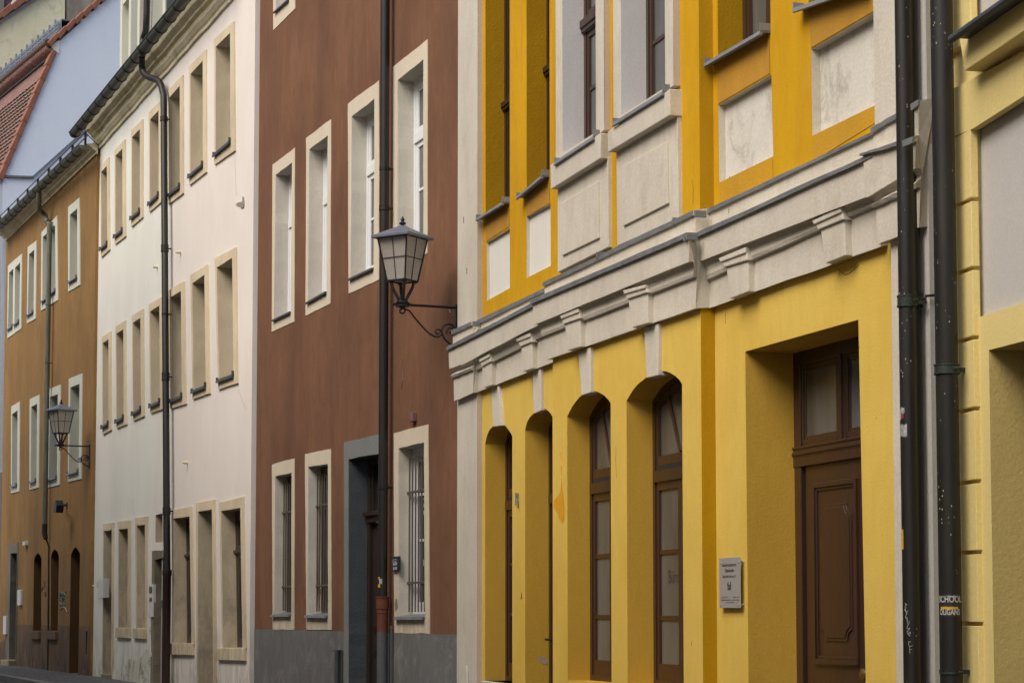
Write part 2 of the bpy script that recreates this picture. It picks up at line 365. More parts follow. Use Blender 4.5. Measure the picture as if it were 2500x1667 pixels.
M['asphalt']=plaster('grey_paving',(.13,.125,.12,1),(.08,.08,.078,1),streak=.1,patch=.6,bump=.6,bscale=50)
M['kerb']=plaster('granite_kerb',(.24,.235,.22,1),(.15,.15,.14,1),streak=.1,patch=.6,bump=.6,bscale=40)

# ------------------------------------------------------------------ facades
BR=Facade(-695,1118,259.0)
WH=Facade(-760,627,190.0)
OC=Facade(-850,229,136.5)
YE=Facade(-340,1118,259.0)
RI=Facade(250,2325,478.0)

# ------------------------------------------------------------------ building pieces
def wall(name, outer, holes, y, mats, parent, thick=.35, rev=None):
    """sheet with openings; holes = list of (poly, depth, material index of the reveal)"""
    mb=MB(); mb.sheet(outer,[h[0] for h in holes],y,0)
    mb.wallside(outer,y,y+thick,0)
    for h in holes:
        if h[1]: mb.wallside(h[0],y,y+h[1],h[2])
    return mb.build(name,mats,parent)
def surround(name, outer, inner, y, depth, mats, parent, lip=.025):
    mb=MB(); mb.sheet(outer,[inner],y-lip,0); mb.wallside(outer,y-lip,y+.01,0)
    mb.wallside(inner,y-lip,y+depth,1)
    return mb.build(name,mats,parent)
def window(poly, depth, parent, frame='pvc', pane='glass_l', fw=.055, sw=.05, bars_h=(), bars_v=(.5,), transom=None, name='window', y=0, tw=.09, transom_bar=None):
    """window unit at the given depth: outer frame, casement frames, glazing bars; the pane is its child"""
    yb=y+depth; p0=inset(poly,-.03); p1=inset(poly,fw); p2=inset(poly,fw+sw)
    xs=[q[0] for q in poly]; zs=[q[1] for q in poly]; x0,x1=min(xs),max(xs); z0,z1=min(zs),max(zs)
    mb=MB()
    mb.sheet(p0,[p1],yb-.0,0); mb.wallside(p1,yb,yb+.05,0)
    mb.sheet(inset(poly,fw-.005),[p2],yb+.008,0); mb.wallside(p2,yb+.008,yb+.03,0)
    p3=inset(poly,fw+sw+.018); mb.sheet(inset(poly,fw+sw-.004),[p3],yb+.014,0); mb.wallside(p3,yb+.014,yb+.03,0)
    e=fw*.6
    if transom is not None:
        zt=z0+(z1-z0)*transom
        mb.box(x0+e,x1-e,yb-.012,yb+.05,zt-tw/2,zt+tw/2)
        if transom_bar: mb.box(x0-.005,x1+.005,yb-.035,yb+.0,zt-tw*.15,zt+tw*.30); mb.box(x0-.003,x1+.003,yb-.022,yb+.0,zt-tw*.42,zt-tw*.15)
        mb.box(x0+fw,x1-fw,yb+.0085,yb+.03,zt+tw/2,zt+tw/2+sw); mb.box(x0+fw,x1-fw,yb+.0085,yb+.03,zt-tw/2-sw,zt-tw/2)
    for b in bars_v:
        xb=x0+(x1-x0)*b; zz=(z0+(z1-z0)*transom) if transom is not None else z1
        mb.box(xb-.05,xb+.05,yb+.004,yb+.03,z0+e,zz-tw/2)
    for b in bars_h:
        zb=z0+(z1-z0)*b; mb.box(x0+fw+.02,x1-fw-.02,yb+.012,yb+.03,zb-.014,zb+.014)
    w=mb.build(name,M[frame],parent)
    g=MB(); g.add([(a,yb+.023,b) for a,b in inset(poly,fw*.5)],[list(range(len(poly)))]); g.build('pane',M[pane],w)
    return w
def sill(pl, pr, w, lip, el, er, depth, parent, mat='zinc', y=0, up=True, th=.012):
    """folded sheet-metal sill with a front lip and an upstand at its near end"""
    (x0,z0),(x1,z1)=pl,pr; k=(z1-z0)/(x1-x0) if x1!=x0 else 0
    a0,a1=x0-el,x1+er; za,zb=z0-el*k,z1+er*k
    mb=MB()
    prof=[(y+depth,.03),(y-w,0),(y-w-.006,-lip),(y-w+.012,-lip-.003),(y-w+.018,-.012),(y+depth,.015)]
    mb.loft([(a0,q[0],za+q[1]) for q in prof],[(a1,q[0],zb+q[1]) for q in prof],0,True)
    mb.add([(a0,q[0],za+q[1]) for q in prof],[list(range(6))]); mb.add([(a1,q[0],zb+q[1]) for q in prof],[list(range(6))])
    if up:
        mb.box(a1-.008,a1,y-w,y+.01,zb-.01,zb+.05); mb.box(a0,a0+.008,y-w,y+.0,za-.01,za+.035)
    return mb.build('sill',M[mat],parent)
def downpipe(pts, r, parent, mat, collars=(), cmat=None, name='downpipe', seg=20):
    o=MB().tube(pts,r,seg).build(name,M[mat],parent,smooth=True)
    for (t,hh,rr) in collars:
        # t = height of the collar
        for i in range(len(pts)-1):
            a,b=Vector(pts[i]),Vector(pts[i+1])
            if min(a.z,b.z)<=t<=max(a.z,b.z) and abs(a.z-b.z)>1e-4:
                c=a+(b-a)*((t-a.z)/(b.z-a.z)); dd=(b-a).normalized()
                mb=MB(); mb.tube([c-dd*hh/2,c+dd*hh/2],rr,seg)
                mb.tube([c-dd*hh*.5,c-dd*hh*.36],rr*1.05,seg); mb.tube([c+dd*hh*.36,c+dd*hh*.5],rr*1.05,seg)
                mb.box(c.x-.008,c.x+.008,c.y+rr*.8,c.y+.1,c.z-.010,c.z+.010)
                mb.tube([(c.x+rr*1.06,c.y+.01,c.z),(c.x+rr*1.06,c.y+.035,c.z)],.007,8)
                mb.build('bracket',M[cmat or mat],o,smooth=True); break
    return o
def box_on(fc, z, x0,y0,x1,y1, w0, w1, mat, name, parent=None, bevel=.004):
    """small box fixed on a front; given by two surveyed corners"""
    a=fc.p(z,x0,y0,w1); b=fc.p(z,x1,y1,w1); mb=MB()
    mb.box(min(a[0],b[0]),max(a[0],b[0]),-w1,-w0,min(a[1],b[1]),max(a[1],b[1]))
    return mb.build(name,M[mat],parent,bevel=bevel)
def zset(q, z): return (q[0], z)
def roof_slab(parent, s0, s1, z, slope=20, depth=7, y0=-.2, mat='tile_d'):
    t=math.tan(math.radians(slope)); mb=MB(); 
    mb.prism([(0,0)],0,0) if False else None
    A=[(s0,y0,z),(s0,depth,z+t*(depth-y0)),(s0,depth,z+t*(depth-y0)-.2),(s0,y0,z-.02)]
    B=[(s1,)+q[1:] for q in A]
    mb.loft(A,B,0,True); mb.add(A,[(0,1,2,3)]); mb.add(B,[(0,1,2,3)])
    return mb.build('roof',M[mat],parent)
def wallpatch(fc, z, pts, w, mat, name, parent, y=0):
    mb=MB(); mb.add([(a,-w,b) for a,b in fc.poly(z,pts,w)],[list(range(len(pts)))]); return mb.build(name,M[mat],parent)
def scribble(fc, z, pts, w, r, mat, name, parent=None):
    mb=MB(); P=[]
    for q in pts:
        a,b=fc.p(z,q[0],q[1],w); P.append((a,-w,b))
    mb.tube(P,r,5); return mb.build(name,M[mat],parent)

# ================================================================== BROWN HOUSE
house_b=empty('brown_house','reddish brown rendered house with cream window trims and grey plinth','house',BR)
sL=BR.s('Z7',858,800)-.02; sR=BR.s('Z9',1153,600)+.06
zp_l=BR.p('Z7',860,1153)[1]; zp_r=BR.p('Z10',1158,1197)[1]; ztop=10.8
outer=[(sL,-.2),(sR,-.2),(sR,ztop),(sL,ztop)]
bw={}
bw['A']=(BR.poly('Z5',[(992,1262),(1163,1130),('Z6',1158,895),('Z6',985,973)]), BR.poly('Z5',[(1015,1340),(1142,1245),('Z6',1133,818),('Z6',1004,880)]))
bw['B']=(BR.poly('Z5',[(1248,1060),(1440,915),('Z6',1435,755),('Z6',1245,848)]), BR.poly('Z5',[(1275,1145),(1415,1037),('Z6',1408,665),('Z6',1264,747)]))
bw['C']=(BR.poly('Z8',[(315,797),(552,616),('Z9',552,730),('Z9',320,835)]), BR.poly('Z8',[(345,893),(518,757),('Z9',513,640),('Z9',337,722)]))
bw['D']=(BR.poly('Z8',[(660,515),(925,303),('N',1044,618),('N',960.5,660.5)]), BR.poly('Z8',[(697,615),(893,455),('N',1035,590),('N',972,620)]))
bw['E']=(BR.poly('N',[(668,-400),(721.5,-475),('Z5',1165,68),('Z5',997,235)]), BR.poly('N',[(674,-372),(715,-430),('Z5',1120,0),('Z5',1017,92)]))
gw={}
gw['A']=(BR.poly('B1',[(117,630),(375,558),('Z7',1158,1158),('Z7',992,1155)]), BR.poly('B1',[(155,765),(343,718),('Z7',1137,1040),('Z7',1007,1043)]))
gw['B']=(BR.poly('B1',[(497,508),(795,450),('Z10',188,1160),('Z7',1250,1157)]), BR.poly('B1',[(533,658),(760,622),('Z10',163,1050),('Z7',1268,1048)]))
gw['D']=(BR.poly('B1',[(1517,268),(1913,168),('Z10',942,1190),('Z10',672,1183)]), BR.poly('B1',[(1573,443),(1865,375),('Z10',907,1060),('Z10',704,1060)]))
dO=BR.poly('B1',[(947,370),(1442,262)]); dI=BR.poly('B1',[(1000,568),(1400,486)])
door_o=[zset(dO[0],-.1),dO[0],dO[1],zset(dO[1],-.1)]; door_o=[zset(BR.p('Z10',288,1400),-.1),dO[0],dO[1],zset(dO[1],-.1)]
door_i=[zset(BR.p('Z10',326,1400),-.05),dI[0],dI[1],zset((dI[1][0],0),-.05)]
holes=[]; rings=[]
for k,(o,i) in list(bw.items())+list(gw.items()):
    o=wobble(o,.006); i=wobble(i,.007)
    rings.append((k,o,i)); holes.append((inset(o,.05) if False else [tuple(q) for q in inset(i,-.045)],0,0))
holes.append(([tuple(q) for q in inset(door_i,-.04)],0,0))
wall('wall',outer,holes,0,[M['brown']],house_b)
# grey plinth, a coat of paint 3 mm proud of the render
mb=MB(); pl=wobble([(sL,zp_l),(sR,zp_r)],.0)
zsill=min(gw['A'][0][2][1],gw['A'][0][3][1])
xA,xB=door_o[0][0],door_o[3][0]
def plinth_seg(a,b):
    za=zp_l+(zp_r-zp_l)*(a-sL)/(sR-sL); zb=zp_l+(zp_r-zp_l)*(b-sL)/(sR-sL)
    pts=[(a,-.2),(b,-.2)]+[(b+(a-b)*t/12, zb+(za-zb)*t/12+random.uniform(-.004,.004)) for t in range(13)]
    mb.sheet(pts,[],-.004,0)
plinth_seg(sL+.002,xA+.01); plinth_seg(xB-.01,sR-.002)
mb.build('plinth',M['plinth'],house_b)
for k,o,i in rings[:5]:
    poly=[bw[k][1][3],bw[k][1][2],bw[k][1][1],bw[k][1][0]]
    w=window(poly,.17,house_b,'pvc','glass_l',fw=.06,sw=.055,bars_h=(.36,),transom=.66,tw=.10)
    surround('surround',o,i,0,.17,[M['brown_trim'],M['brown_reveal']],w,lip=.006)
    sill(bw[k][1][3],bw[k][1][2],.035,.022,.02,.0,.17,w,'zinc_dark',up=False)
for k,o,i in rings[5:]:
    poly=[gw[k][1][3],gw[k][1][2],gw[k][1][1],gw[k][1][0]]
    w=window(poly,.15,house_b,'pvc' if k=='D' else 'wood_g','glass_d',fw=.07,sw=.06,bars_h=(.45,.72),transom=None)
    surround('surround',o,i,0,.15,[M['brown_trim'],M['brown_reveal']],w,lip=.006)
    s=sill(gw[k][1][3],gw[k][1][2],.04,.028,.06,-.005,.15,w,'zinc',up=False)
    # sloping mortar bed behind the bars
    x0=min(q[0] for q in poly); x1=max(q[0] for q in poly); z0=min(q[1] for q in poly); z1=max(q[1] for q in poly)
    g=MB(); x0g=x0+.02; n=9
    for j in range(n):
        xx=x0g+.04+(x1-x0g-.06)*j/(n-1)
        g.tube([(xx,.095,z0+.05),(xx,.095,z1-.10+random.uniform(-.01,.01))],.009,8)
    for t in (.135,.72):
        zz=z0+(z1-z0)*t if t<.5 else z0+(z1-z0)*.735
        if t<.5: zz=z0+(z1-z0)*.20
        g.box(x0-.01,x1+.01,.082,.108,zz-.011,zz+.011)
    g.build('grille',M['grille'],w,smooth=False)
    if k=='D':   # white blind edges and labels behind the panes
        for (za,zb) in ((.05,.09),(.60,.625),(.64,.665),(.30,.335),(.68,.70)): MB().box(x0+.30,x1-.06,.165,.170,z0+(z1-z0)*za,z0+(z1-z0)*zb).build('label_strip',M['whiteplast'],w)
# front door
dr=empty  # (door is a mesh part)
yb=.19
mb=MB(); x0,x1=door_i[0][0],door_i[3][0]; z1=max(dI[0][1],dI[1][1])
ztr=BR.p('B1',1250,1200,-yb)[1]; ztp=z1+.05
mb.box(x0,x0+.09,yb,yb+.08,0,ztp); mb.box(x1-.09,x1,yb,yb+.08,0,ztp); mb.box(x0,x1,yb+.003,yb+.07,ztp-.12,ztp)
mb.box(x0-.01,x1+.01,yb-.05,yb+.02,ztr-.02,ztr+.03); mb.box(x0-.005,x1+.005,yb-.02,yb+.03,ztr-.09,ztr-.02)
mb.box(x0+.09,x0+.15,yb+.02,yb+.06,ztr+.03,ztp-.12); mb.box(x1-.15,x1-.09,yb+.02,yb+.06,ztr+.03,ztp-.12); mb.box((x0+x1)/2-.03,(x0+x1)/2+.03,yb+.02,yb+.06,ztr+.03,ztp-.12)
mb.box(x0+.09,x1-.09,yb+.04,yb+.08,.02,ztr-.09)
for (a,b) in ((.15,.75),(.82,1.0),(1.07,ztr-.25)):
    for (xa,xb) in ((x0+.17,(x0+x1)/2-.05),((x0+x1)/2+.05,x1-.17)):
        if b>a: 
            mb.box(xa,xb,yb+.025,yb+.045,a,b)
            mb.box(xa+.035,xb-.035,yb+.015,yb+.03,a+.035,b-.035)
door_b=mb.build('door',M['wood_d'],house_b,bevel=.004)
g=MB(); g.box(x0+.1,x1-.1,yb+.05,yb+.055,ztr,ztp-.1); g.build('pane',M['glass_d'],door_b)
surround('surround',wobble(door_o,.006),wobble(door_i,.007),0,.27,[M['slate_light'],M['slate']],door_b,lip=.008)
roof_slab(house_b,sL,sR,ztop,25,6)
# downpipe
xb=BR.s('Z8',577,600,.10); 
def pp(fc,z,x,y,w): a,b=fc.p(z,x,y,w); return (a,-w,b)
top=pp(BR,'Z8',576,-500,.10); bot=(pp(BR,'Z10',577,905,.10))
P=[(bot[0],-.10,bot[2]),(bot[0],-.10,ztop-.1)]
dp=downpipe(P,.049,house_b,'pipe_w',[(BR.p('Z9',580,190,.1)[1],.045,.054),(BR.p('Z10',580,70,.1)[1],.04,.054),(5.9,.03,.053)],'pipe_w')
zc=bot[2]; zg=BR.p('Z10',580,1173,.10)[1]
MB().tube([(bot[0],-.1,zc),(bot[0],-.1,zc-.01),(bot[0],-.1,zc-.012),(bot[0],-.1,zc-.125),(bot[0],-.1,zc-.127),(bot[0],-.1,zc-.17),(bot[0],-.1,zc-.172),(bot[0],-.1,zg)],[.075,.075,.068,.066,.058,.06,.056,.056],20).build('standpipe',M['rust'],dp,smooth=True)
MB().tube([(bot[0],-.1,zg),(bot[0],-.1,0)],.056,20).build('standpipe_base',M['pipe_grey'],dp,smooth=True)
MB().tube([(bot[0]+.085,-.03,zc-.3),(bot[0]+.085,-.03,0)],.012,8).build('cable_pipe',M['pipe_grey'],house_b)
box_on(BR,'B1',1685,38,1722,128,0,.05,'tile_d','vent_box',house_b)
MB().prism(BR.poly('S',[(500,1500),(515,1440),(535,1405),(548,1440),(552,1500),(560,1560),(548,1610),(510,1660),(500,1600)],.008),-.0085,-.002).build('chipped_plaster',M['granite'],house_b)
a=BR.p('Z10',255,1320,.02); MB().tube([(a[0],-.06,0),(a[0],-.06,a[1])],.028,12).box(a[0]-.16,a[0]+.03,-.07,-.0,a[1]-.005,a[1]+.012).box(a[0]-.04,a[0]+.06,-.02,-.004,0,a[1]).build('earthing_post',M['zinc_dark'],house_b)
MB().prism(BR.poly('Z10',[(762,1200),(800,1200),(812,1290),(822,1420),(810,1567),(745,1567),(735,1420),(752,1290)],.006),-.006,-.004).build('faded_patch',M['plinth'] if False else plaster('pale_plinth_stain',(.25,.25,.245,1),(.17,.17,.165,1),streak=.9,patch=.8,bump=.6),house_b) if False else None

for pts in ([('B1',1130,1160),('B1',1118,1150)],):
    pass
scribble(BR,'Z8',[(1100,330),(1096,420),(1102,520),(1098,640)],.001,.002,'tile_d','crack',house_b)
scribble(BR,'Z9',[(735,1340),(728,1420),(734,1500),(722,1567)],.001,.006,'tile_d','run_off_stain',house_b)
scribble(BR,'Z9',[(1085,960),(1100,985),(1090,1010),(1112,1000)],.001,.003,'sand_reveal','scratch',house_b)
# bell plate, stickers
bp=empty('bell_panel','small dark doorbell plate with pale name tags beside barred window','doorbell panel',BR)
box_on(BR,'S',450,612,560,892,0,.03,'bell','plate',bp)
mb=MB()
for (xa,xb2,ya,yb2) in ((462,485,668,680),(500,530,660,672),(460,492,705,716),(500,530,700,712),(470,495,730,780),(512,535,722,775),(472,492,812,865),(512,535,808,860)):
    a=BR.p('S',xa,ya,.032); b=BR.p('S',xb2,yb2,.032); mb.box(a[0],b[0],-.0335,-.029,b[1],a[1])
mb.build('name_tag',M['bell_l'],bp)

# ================================================================== WHITE HOUSE
house_w=empty('white_house','white and pinkish three storey house with sand coloured window trims','house',WH)
sL=WH.s('Z2',724,600); sR=WH.s('Z6',838,600)
ev0=WH.p('Z1',725,1190); ev1=WH.p('Z5',690,0); kk=(ev1[1]-ev0[1])/(ev1[0]-ev0[0])
def ev(s): return ev0[1]+kk*(s-ev0[0])
outer=[(sL,-.2),(sR,-.2),(sR,ev(sR)+.5),(sL,ev(sL)+.3)]
ww=[]
def q2(fc,*pts): return fc.poly('N',[('N',)+nat(*p) for p in pts])
tops=[ # outer TL TR BR BL, inner TL TR BR BL
 ([('Z1',778,1282),('Z1',843,1203),('Z2',848,500),('Z2',783,560)],[('Z1',785,1318),('Z1',828,1272),('Z2',832,455),('Z2',787,492)]),
 ([('Z1',888,1150),('Z1',967,1068),('Z2',970,398),('Z2',888,462)],[('Z1',895,1192),('Z1',947,1140),('Z2',949,352),('Z2',895,395)]),
 ([('Z1',1015,1000),('Z1',1102,915),('Z2',1102,252),('Z2',1015,327)],[('Z1',1022,1052),('Z1',1082,990),('Z2',1082,205),('Z2',1022,255)]),
 ([('Z1',1150,862),('Z1',1245,767),('Z2',1245,135),('Z2',1152,215)],[('Z1',1160,918),('Z1',1226,848),('Z2',1226,82),('Z2',1160,145)]),
 ([('Z1',1297,697),('Z1',1411,575),('Z5',315,1480),('Z5',202,1568)],[('Z1',1307,752),('Z1',1388,657),('Z5',291,1428),('Z5',209,1492)]),
 ([('Z5',360,515),('Z5',490,380),('Z5',492,1320),('Z5',362,1420)],[('Z5',373,570),('Z5',467,467),('Z5',468,1262),('Z5',373,1345)]),
 ([('Z5',553,305),('Z5',704,165),('Z5',711,1155),('Z5',555,1264)],[('Z5',567,362),('Z5',677,255),('Z5',680,1085),('Z5',567,1180)]),
]
mids=[
 ([('Z2',790,1170),('Z2',857,1125),('Z3',860,468),('Z3',795,503)],[('Z2',797,1215),('Z2',841,1187),('Z3',841,418),('Z3',799,443)]),
 ([('Z2',895,1090),('Z2',970,1042),('Z3',978,425),('Z3',902,455)],[('Z2',902,1143),('Z2',955,1108),('Z3',957,372),('Z3',906,400)]),
 ([('Z2',1020,1005),('Z2',1106,953),('Z3',1112,362),('Z3',1030,398)],[('Z2',1028,1060),('Z2',1086,1023),('Z3',1090,308),('Z3',1034,340)]),
 ([('Z2',1150,920),('Z2',1250,862),('Z3',1254,308),('Z3',1162,341)],[('Z2',1160,975),('Z2',1232,928),('Z3',1236,250),('Z3',1170,280)]),
 ([('Z6',200,658),('Z6',322,585),('Z6',336,1523),('Z6',215,1563)],[('Z6',213,712),('Z6',300,660),('Z6',308,1462),('Z6',222,1498)]),
 ([('Z6',372,540),('Z6',503,457),('Z6',518,1443),('Z6',388,1490)],[('Z6',387,602),('Z6',480,537),('Z6',491,1385),('Z6',398,1422)]),
 ([('Z6',558,412),('Z6',720,325),('Z6',731,1365),('Z6',585,1415)],[('Z6',575,480),('Z6',693,408),('Z6',704,1300),('Z6',595,1340)]),
]
grd=[
 ([('Z4',1138,22),('Z4',1258,8),('Z4',1258,1095),('Z4',1140,1090)],[('Z4',1148,98),('Z4',1235,88),('Z4',1230,1038),('Z4',1148,1035)]),
 ([('Z3',1043,1142),('Z3',1138,1128),('Z4',1410,1103),('Z4',1312,1098)],[('Z4',1318,60),('Z4',1398,50),('Z4',1402,1045),('Z4',1325,1040)]),
 ([('W1',450,490),('W1',765,432),('Z7',396,1272),('Z7',235,1275)],[('W1',478,618),('W1',727,580),('Z7',378,1262),('Z7',246,1265)]),
 ([('W1',1180,370),('W1',1556,280),('Z7',795,1302),('Z7',615,1305)],[('W1',1212,502),('W1',1505,452),('Z7',770,1296),('Z7',623,1298)]),
]
holes=[]; store=[]
for kind,L in (('t',tops),('m',mids),('g',grd)):
    for o,i in L:
        o=WH.poly('N',[('N',)+nat(*p) for p in o]); i0=WH.poly('N',[('N',)+nat(*p) for p in i])
        store.append((kind,wobble(o,.003),wobble(i0,.003),i0)); holes.append(([tuple(q) for q in inset(i0,-.02)],0,0))
# doors
d1o=WH.poly('Z4',[(995,45),(1098,32)]); d1i=WH.poly('Z4',[(1003,112),(1080,102)])
D1=([zset(WH.p('Z4',997,1000),.02),d1o[0],d1o[1],zset(WH.p('Z4',1094,1000),.02)],[zset(WH.p('Z4',1003,1000),.03),d1i[0],d1i[1],zset(WH.p('Z4',1080,1000),.03)])
d2o=WH.poly('W1',[(825,380),(1113,322)]); d2i=WH.poly('W1',[(855,512),(1070,472)])
D2=([zset(WH.p('Z7',424,1400),-.05),d2o[0],d2o[1],zset(WH.p('Z7',572,1400),-.05)],[zset(WH.p('Z7',436,1400),-.04),d2i[0],d2i[1],zset(WH.p('Z7',550,1400),-.04)])
g1=WH.p('Z7',80,556); g2=(WH.s('Z7',206,556),0)
kz=(WH.p('Z7',148,548)[1]-g1[1])/(WH.s('Z7',148,548)-g1[0])
G_o=[(g1[0],-.05),g1,(g2[0],g1[1]+kz*(g2[0]-g1[0])),(g2[0],-.05)]
gi=WH.s('Z7',97,900); gz=WH.p('Z7',97,622)[1]
G_i=[(gi,-.04),(gi,gz),(g2[0]-.18,gz+.02),(g2[0]-.18,-.04)]
for d in (D1,D2): holes.append(([tuple(q) for q in inset(d[1],-.02)],0,0))
holes.append(([tuple(q) for q in inset(G_i,-.02)],0,0))
nich=[WH.p('Z7',93,490),WH.p('Z7',93,281),WH.p('Z7',170,262),WH.p('Z7',170,486)]
holes.append((nich,.22,1))
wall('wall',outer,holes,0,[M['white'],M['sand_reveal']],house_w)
MB().add([(a,.215,b) for a,b in inset(nich,-.02)],[(0,1,2,3)]).build('fanlight',M['glass_d'],house_w)
for kind,o,i,i0 in store:
    poly=[i0[3],i0[2],i0[1],i0[0]]
    if kind=='g':
        w=window(poly,.175,house_w,'wood_g','glass_d',fw=.06,sw=.05,bars_h=(),transom=.70,tw=.07,transom_bar=True)
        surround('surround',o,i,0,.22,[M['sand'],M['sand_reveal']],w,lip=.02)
        a,b=o[0],None; xs=[q[0] for q in i0]; zs=i0[3][1]; ze=i0[2][1]
        MB().prism([(min(q[0] for q in o)+.02,zs-.17),(max(q[0] for q in o)-.02,ze-.17),(max(q[0] for q in o)-.02,ze+.0),(min(q[0] for q in o)+.02,zs+.0)],-.04,.2).build('sill',M['sand'],w,bevel=.008)
    else:
        w=window(poly,.24,house_w,'pvc','glass_l',fw=.05,sw=.05,transom=.65)
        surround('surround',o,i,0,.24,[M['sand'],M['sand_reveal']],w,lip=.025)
        sill(i0[3],i0[2],.06,.04,.06,.03,.24,w,'zinc_dark')
for nm,d,mt in (('door',D1,'wood_g'),('door',D2,'wood_g')):
    x0,x1=d[1][0][0],d[1][3][0]; z1=max(d[1][1][1],d[1][2][1]); mb=MB()
    mb.box(x0-.02,x1+.02,.30,.36,0,z1+.02)
    for (a,b) in ((.2,.8),(.95,1.7)):
        mb.box(x0+.12,x1-.12,.285,.31,a,b)
    mb.box(x0,x1,.27,.31,1.9,1.97)
    o=mb.build(nm,M[mt],house_w,bevel=.004)
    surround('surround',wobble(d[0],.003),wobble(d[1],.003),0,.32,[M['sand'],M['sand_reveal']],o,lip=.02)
    MB().box(x0-.02,x1+.04,-.05,.3,-.05,.22).build('step',M['granite'],o,bevel=.01)
x0,x1=G_i[0][0],G_i[3][0]; mb=MB(); mb.box(x0-.02,x1+.02,.34,.40,0,gz+.05); mb.box(x0+.1,x1-.1,.32,.35,.2,1.0); mb.box(x0+.1,x1-.1,.32,.35,1.15,1.8)
o=mb.build('door',M['wood_d'],house_w,bevel=.004); surround('stone_surround',wobble(G_o,.012),wobble(G_i,.012),0,.36,[M['granite'],M['granite']],o,lip=.03)
box_on(WH,'Z4',1525,772,1556,845,.03,.06,'bell','bell_plate',o)
# wall anchors, damage, cracks
for (z,x,y) in (('Z2',1385,522),('Z2',1207,634),('Z3',1437,718)):
    a,b=WH.p(z,x,y); MB().tube([(a,0,b),(a,-.06,b)],.022,10).tube([(a,-.06,b),(a,-.075,b)],.013,8).build('wall_anchor',M['cornice'],house_w,smooth=True)
a=WH.poly('Z5',[(705,1568),(720,1552),(755,1545),(757,1505),(765,1508),(770,1560),(765,1590),(748,1594),(735,1580)],.012); MB().prism(a,-.012,0).build('broken_anchor',M['concrete'],house_w)
scribble(WH,'Z5',[(690,1165),(700,1230),(703,1300),(708,1380),(712,1470),(716,1500)],.001,.0025,'crackw','crack',house_w)
scribble(WH,'Z6',[(722,1370),(735,1430),(752,1480),(770,1530),(790,1568)],.001,.002,'crackw','crack',house_w)
# cornice (moulded) and gutter
cx0=sL-.04; cx1=sR+.03
prof=[(.0,0),(.035,.0),(.04,.05),(.02,.07),(.05,.10),(.085,.17),(.075,.22),(.045,.25),(.05,.33),(.09,.36),(.10,.40),(.17,.47),(.22,.57),(.235,.64),(.0,.66)]; prof=[(w,h*.86) for w,h in prof]
mb=MB(); n=26
for j in range(n):
    xa=cx0+(cx1-cx0)*j/n; xb2=cx0+(cx1-cx0)*(j+1)/n
    j1=.006*math.sin(j*2.1)+.004*math.sin(j*5.3); j2=.006*math.sin((j+1)*2.1)+.004*math.sin((j+1)*5.3)
    mb.loft([(xa,-w-j1*.3,ev(xa)+h+j1) for w,h in prof],[(xb2,-w-j2*.3,ev(xb2)+h+j2) for w,h in prof])
for xe in (cx0,cx1): mb.add([(xe,-w,ev(xe)+h) for w,h in prof],[list(range(len(prof)))])
mb.build('cornice',M['cornice'],house_w)
def gutter_run(fc,p0,p1,w,r,parent,mat,straps):
    """half-round gutter between two surveyed points (axis), with strap brackets"""
    (x0,z0),(x1,z1)=fc.p(*p0,w),fc.p(*p1,w)
    k=(z1-z0)/(x1-x0); x1e=x1+2.2; z1e=z1+2.2*k
    seg=14; mb=MB()
    def arc(rr,x,z): return [(x,-w+rr*math.cos(math.pi+math.pi*t/seg),z+rr*math.sin(math.pi+math.pi*t/seg)) for t in range(seg+1)]
    mb.loft(arc(r,x0,z0),arc(r,x1e,z1e)); mb.loft(arc(r-.006,x0,z0),arc(r-.006,x1e,z1e))
    mb.add(arc(r,x0,z0),[list(range(seg+1))])
    mb.tube([(x0,-w-r-.004,z0+.006),(x1e,-w-r-.004,z1e+.006)],.011,8)
    g=mb.build('gutter',M[mat],parent,smooth=True)
    L=x1e-x0; nb=int(L/straps)
    for j in range(nb+1):
        x=x0+.12+j*straps; z=z0+k*(x-x0); sb=MB()
        for t in range(seg):
            a=arc(r+.006,x,z); sb.add([a[t],a[t+1],(a[t+1][0]+.025,)+a[t+1][1:],(a[t][0]+.025,)+a[t][1:]],[(0,1,2,3)])
            a2=arc(r-.0,x,z)
        sb.tube([arc(r+.005,x+.0125,z)[t] for t in range(seg+1)],.009,6)
        sb.build('gutter_strap',M['iron'],g,smooth=True)
    return (x0,z0,k)
gx0,gz0,gk=gutter_run(WH,('Z1',568,1022),('Z1',1400,5),.33,.092,house_w,'gutter',.62); print('WHI',gz0-ev(gx0),gk,kk)
# wall shelf closing the eaves above the cornice + roof
roof_slab(house_w,sL+.05,sR,ev(sL)+.5,12,6,y0=.02)
# downpipe with swan neck
def wp(z,x,y,w): return pp(WH,z,x,y,w)
top=wp('Z1',1085,440,.33); k1=wp('Z1',1085,500,.31)
pbot=WH.s('Z7',178,1000,.12)
zs=[WH.p('Z1',1238,690,.12)[1]]
px_=WH.s('Z2',1238,600,.12)
P=[top,k1,wp('Z1',1092,545,.29),wp('Z1',1115,577,.26),wp('Z1',1150,597,.22),wp('Z1',1190,608,.17),wp('Z1',1222,630,.14),wp('Z1',1237,665,.12),(px_,-.12,zs[0]-.12),(pbot,-.12,1.9)]
dp=downpipe(P,.052,house_w,'pipe_w',[(WH.p('Z1',1238,930,.12)[1],.07,.058),(WH.p('Z2',1238,510,.12)[1],.11,.058),(WH.p('Z3',1250,70,.12)[1],.12,.059),(WH.p('Z3',1265,1090,.12)[1],.10,.060),(WH.p('Z2',1240,1010,.12)[1],.02,.056)],'pipe_w',seg=18)
MB().tube([top,(top[0],top[1],top[2]+.1),(top[0],top[1],top[2]+.16)],[.055,.07,.085],16).build('outlet',M['gutter'],dp,smooth=True)
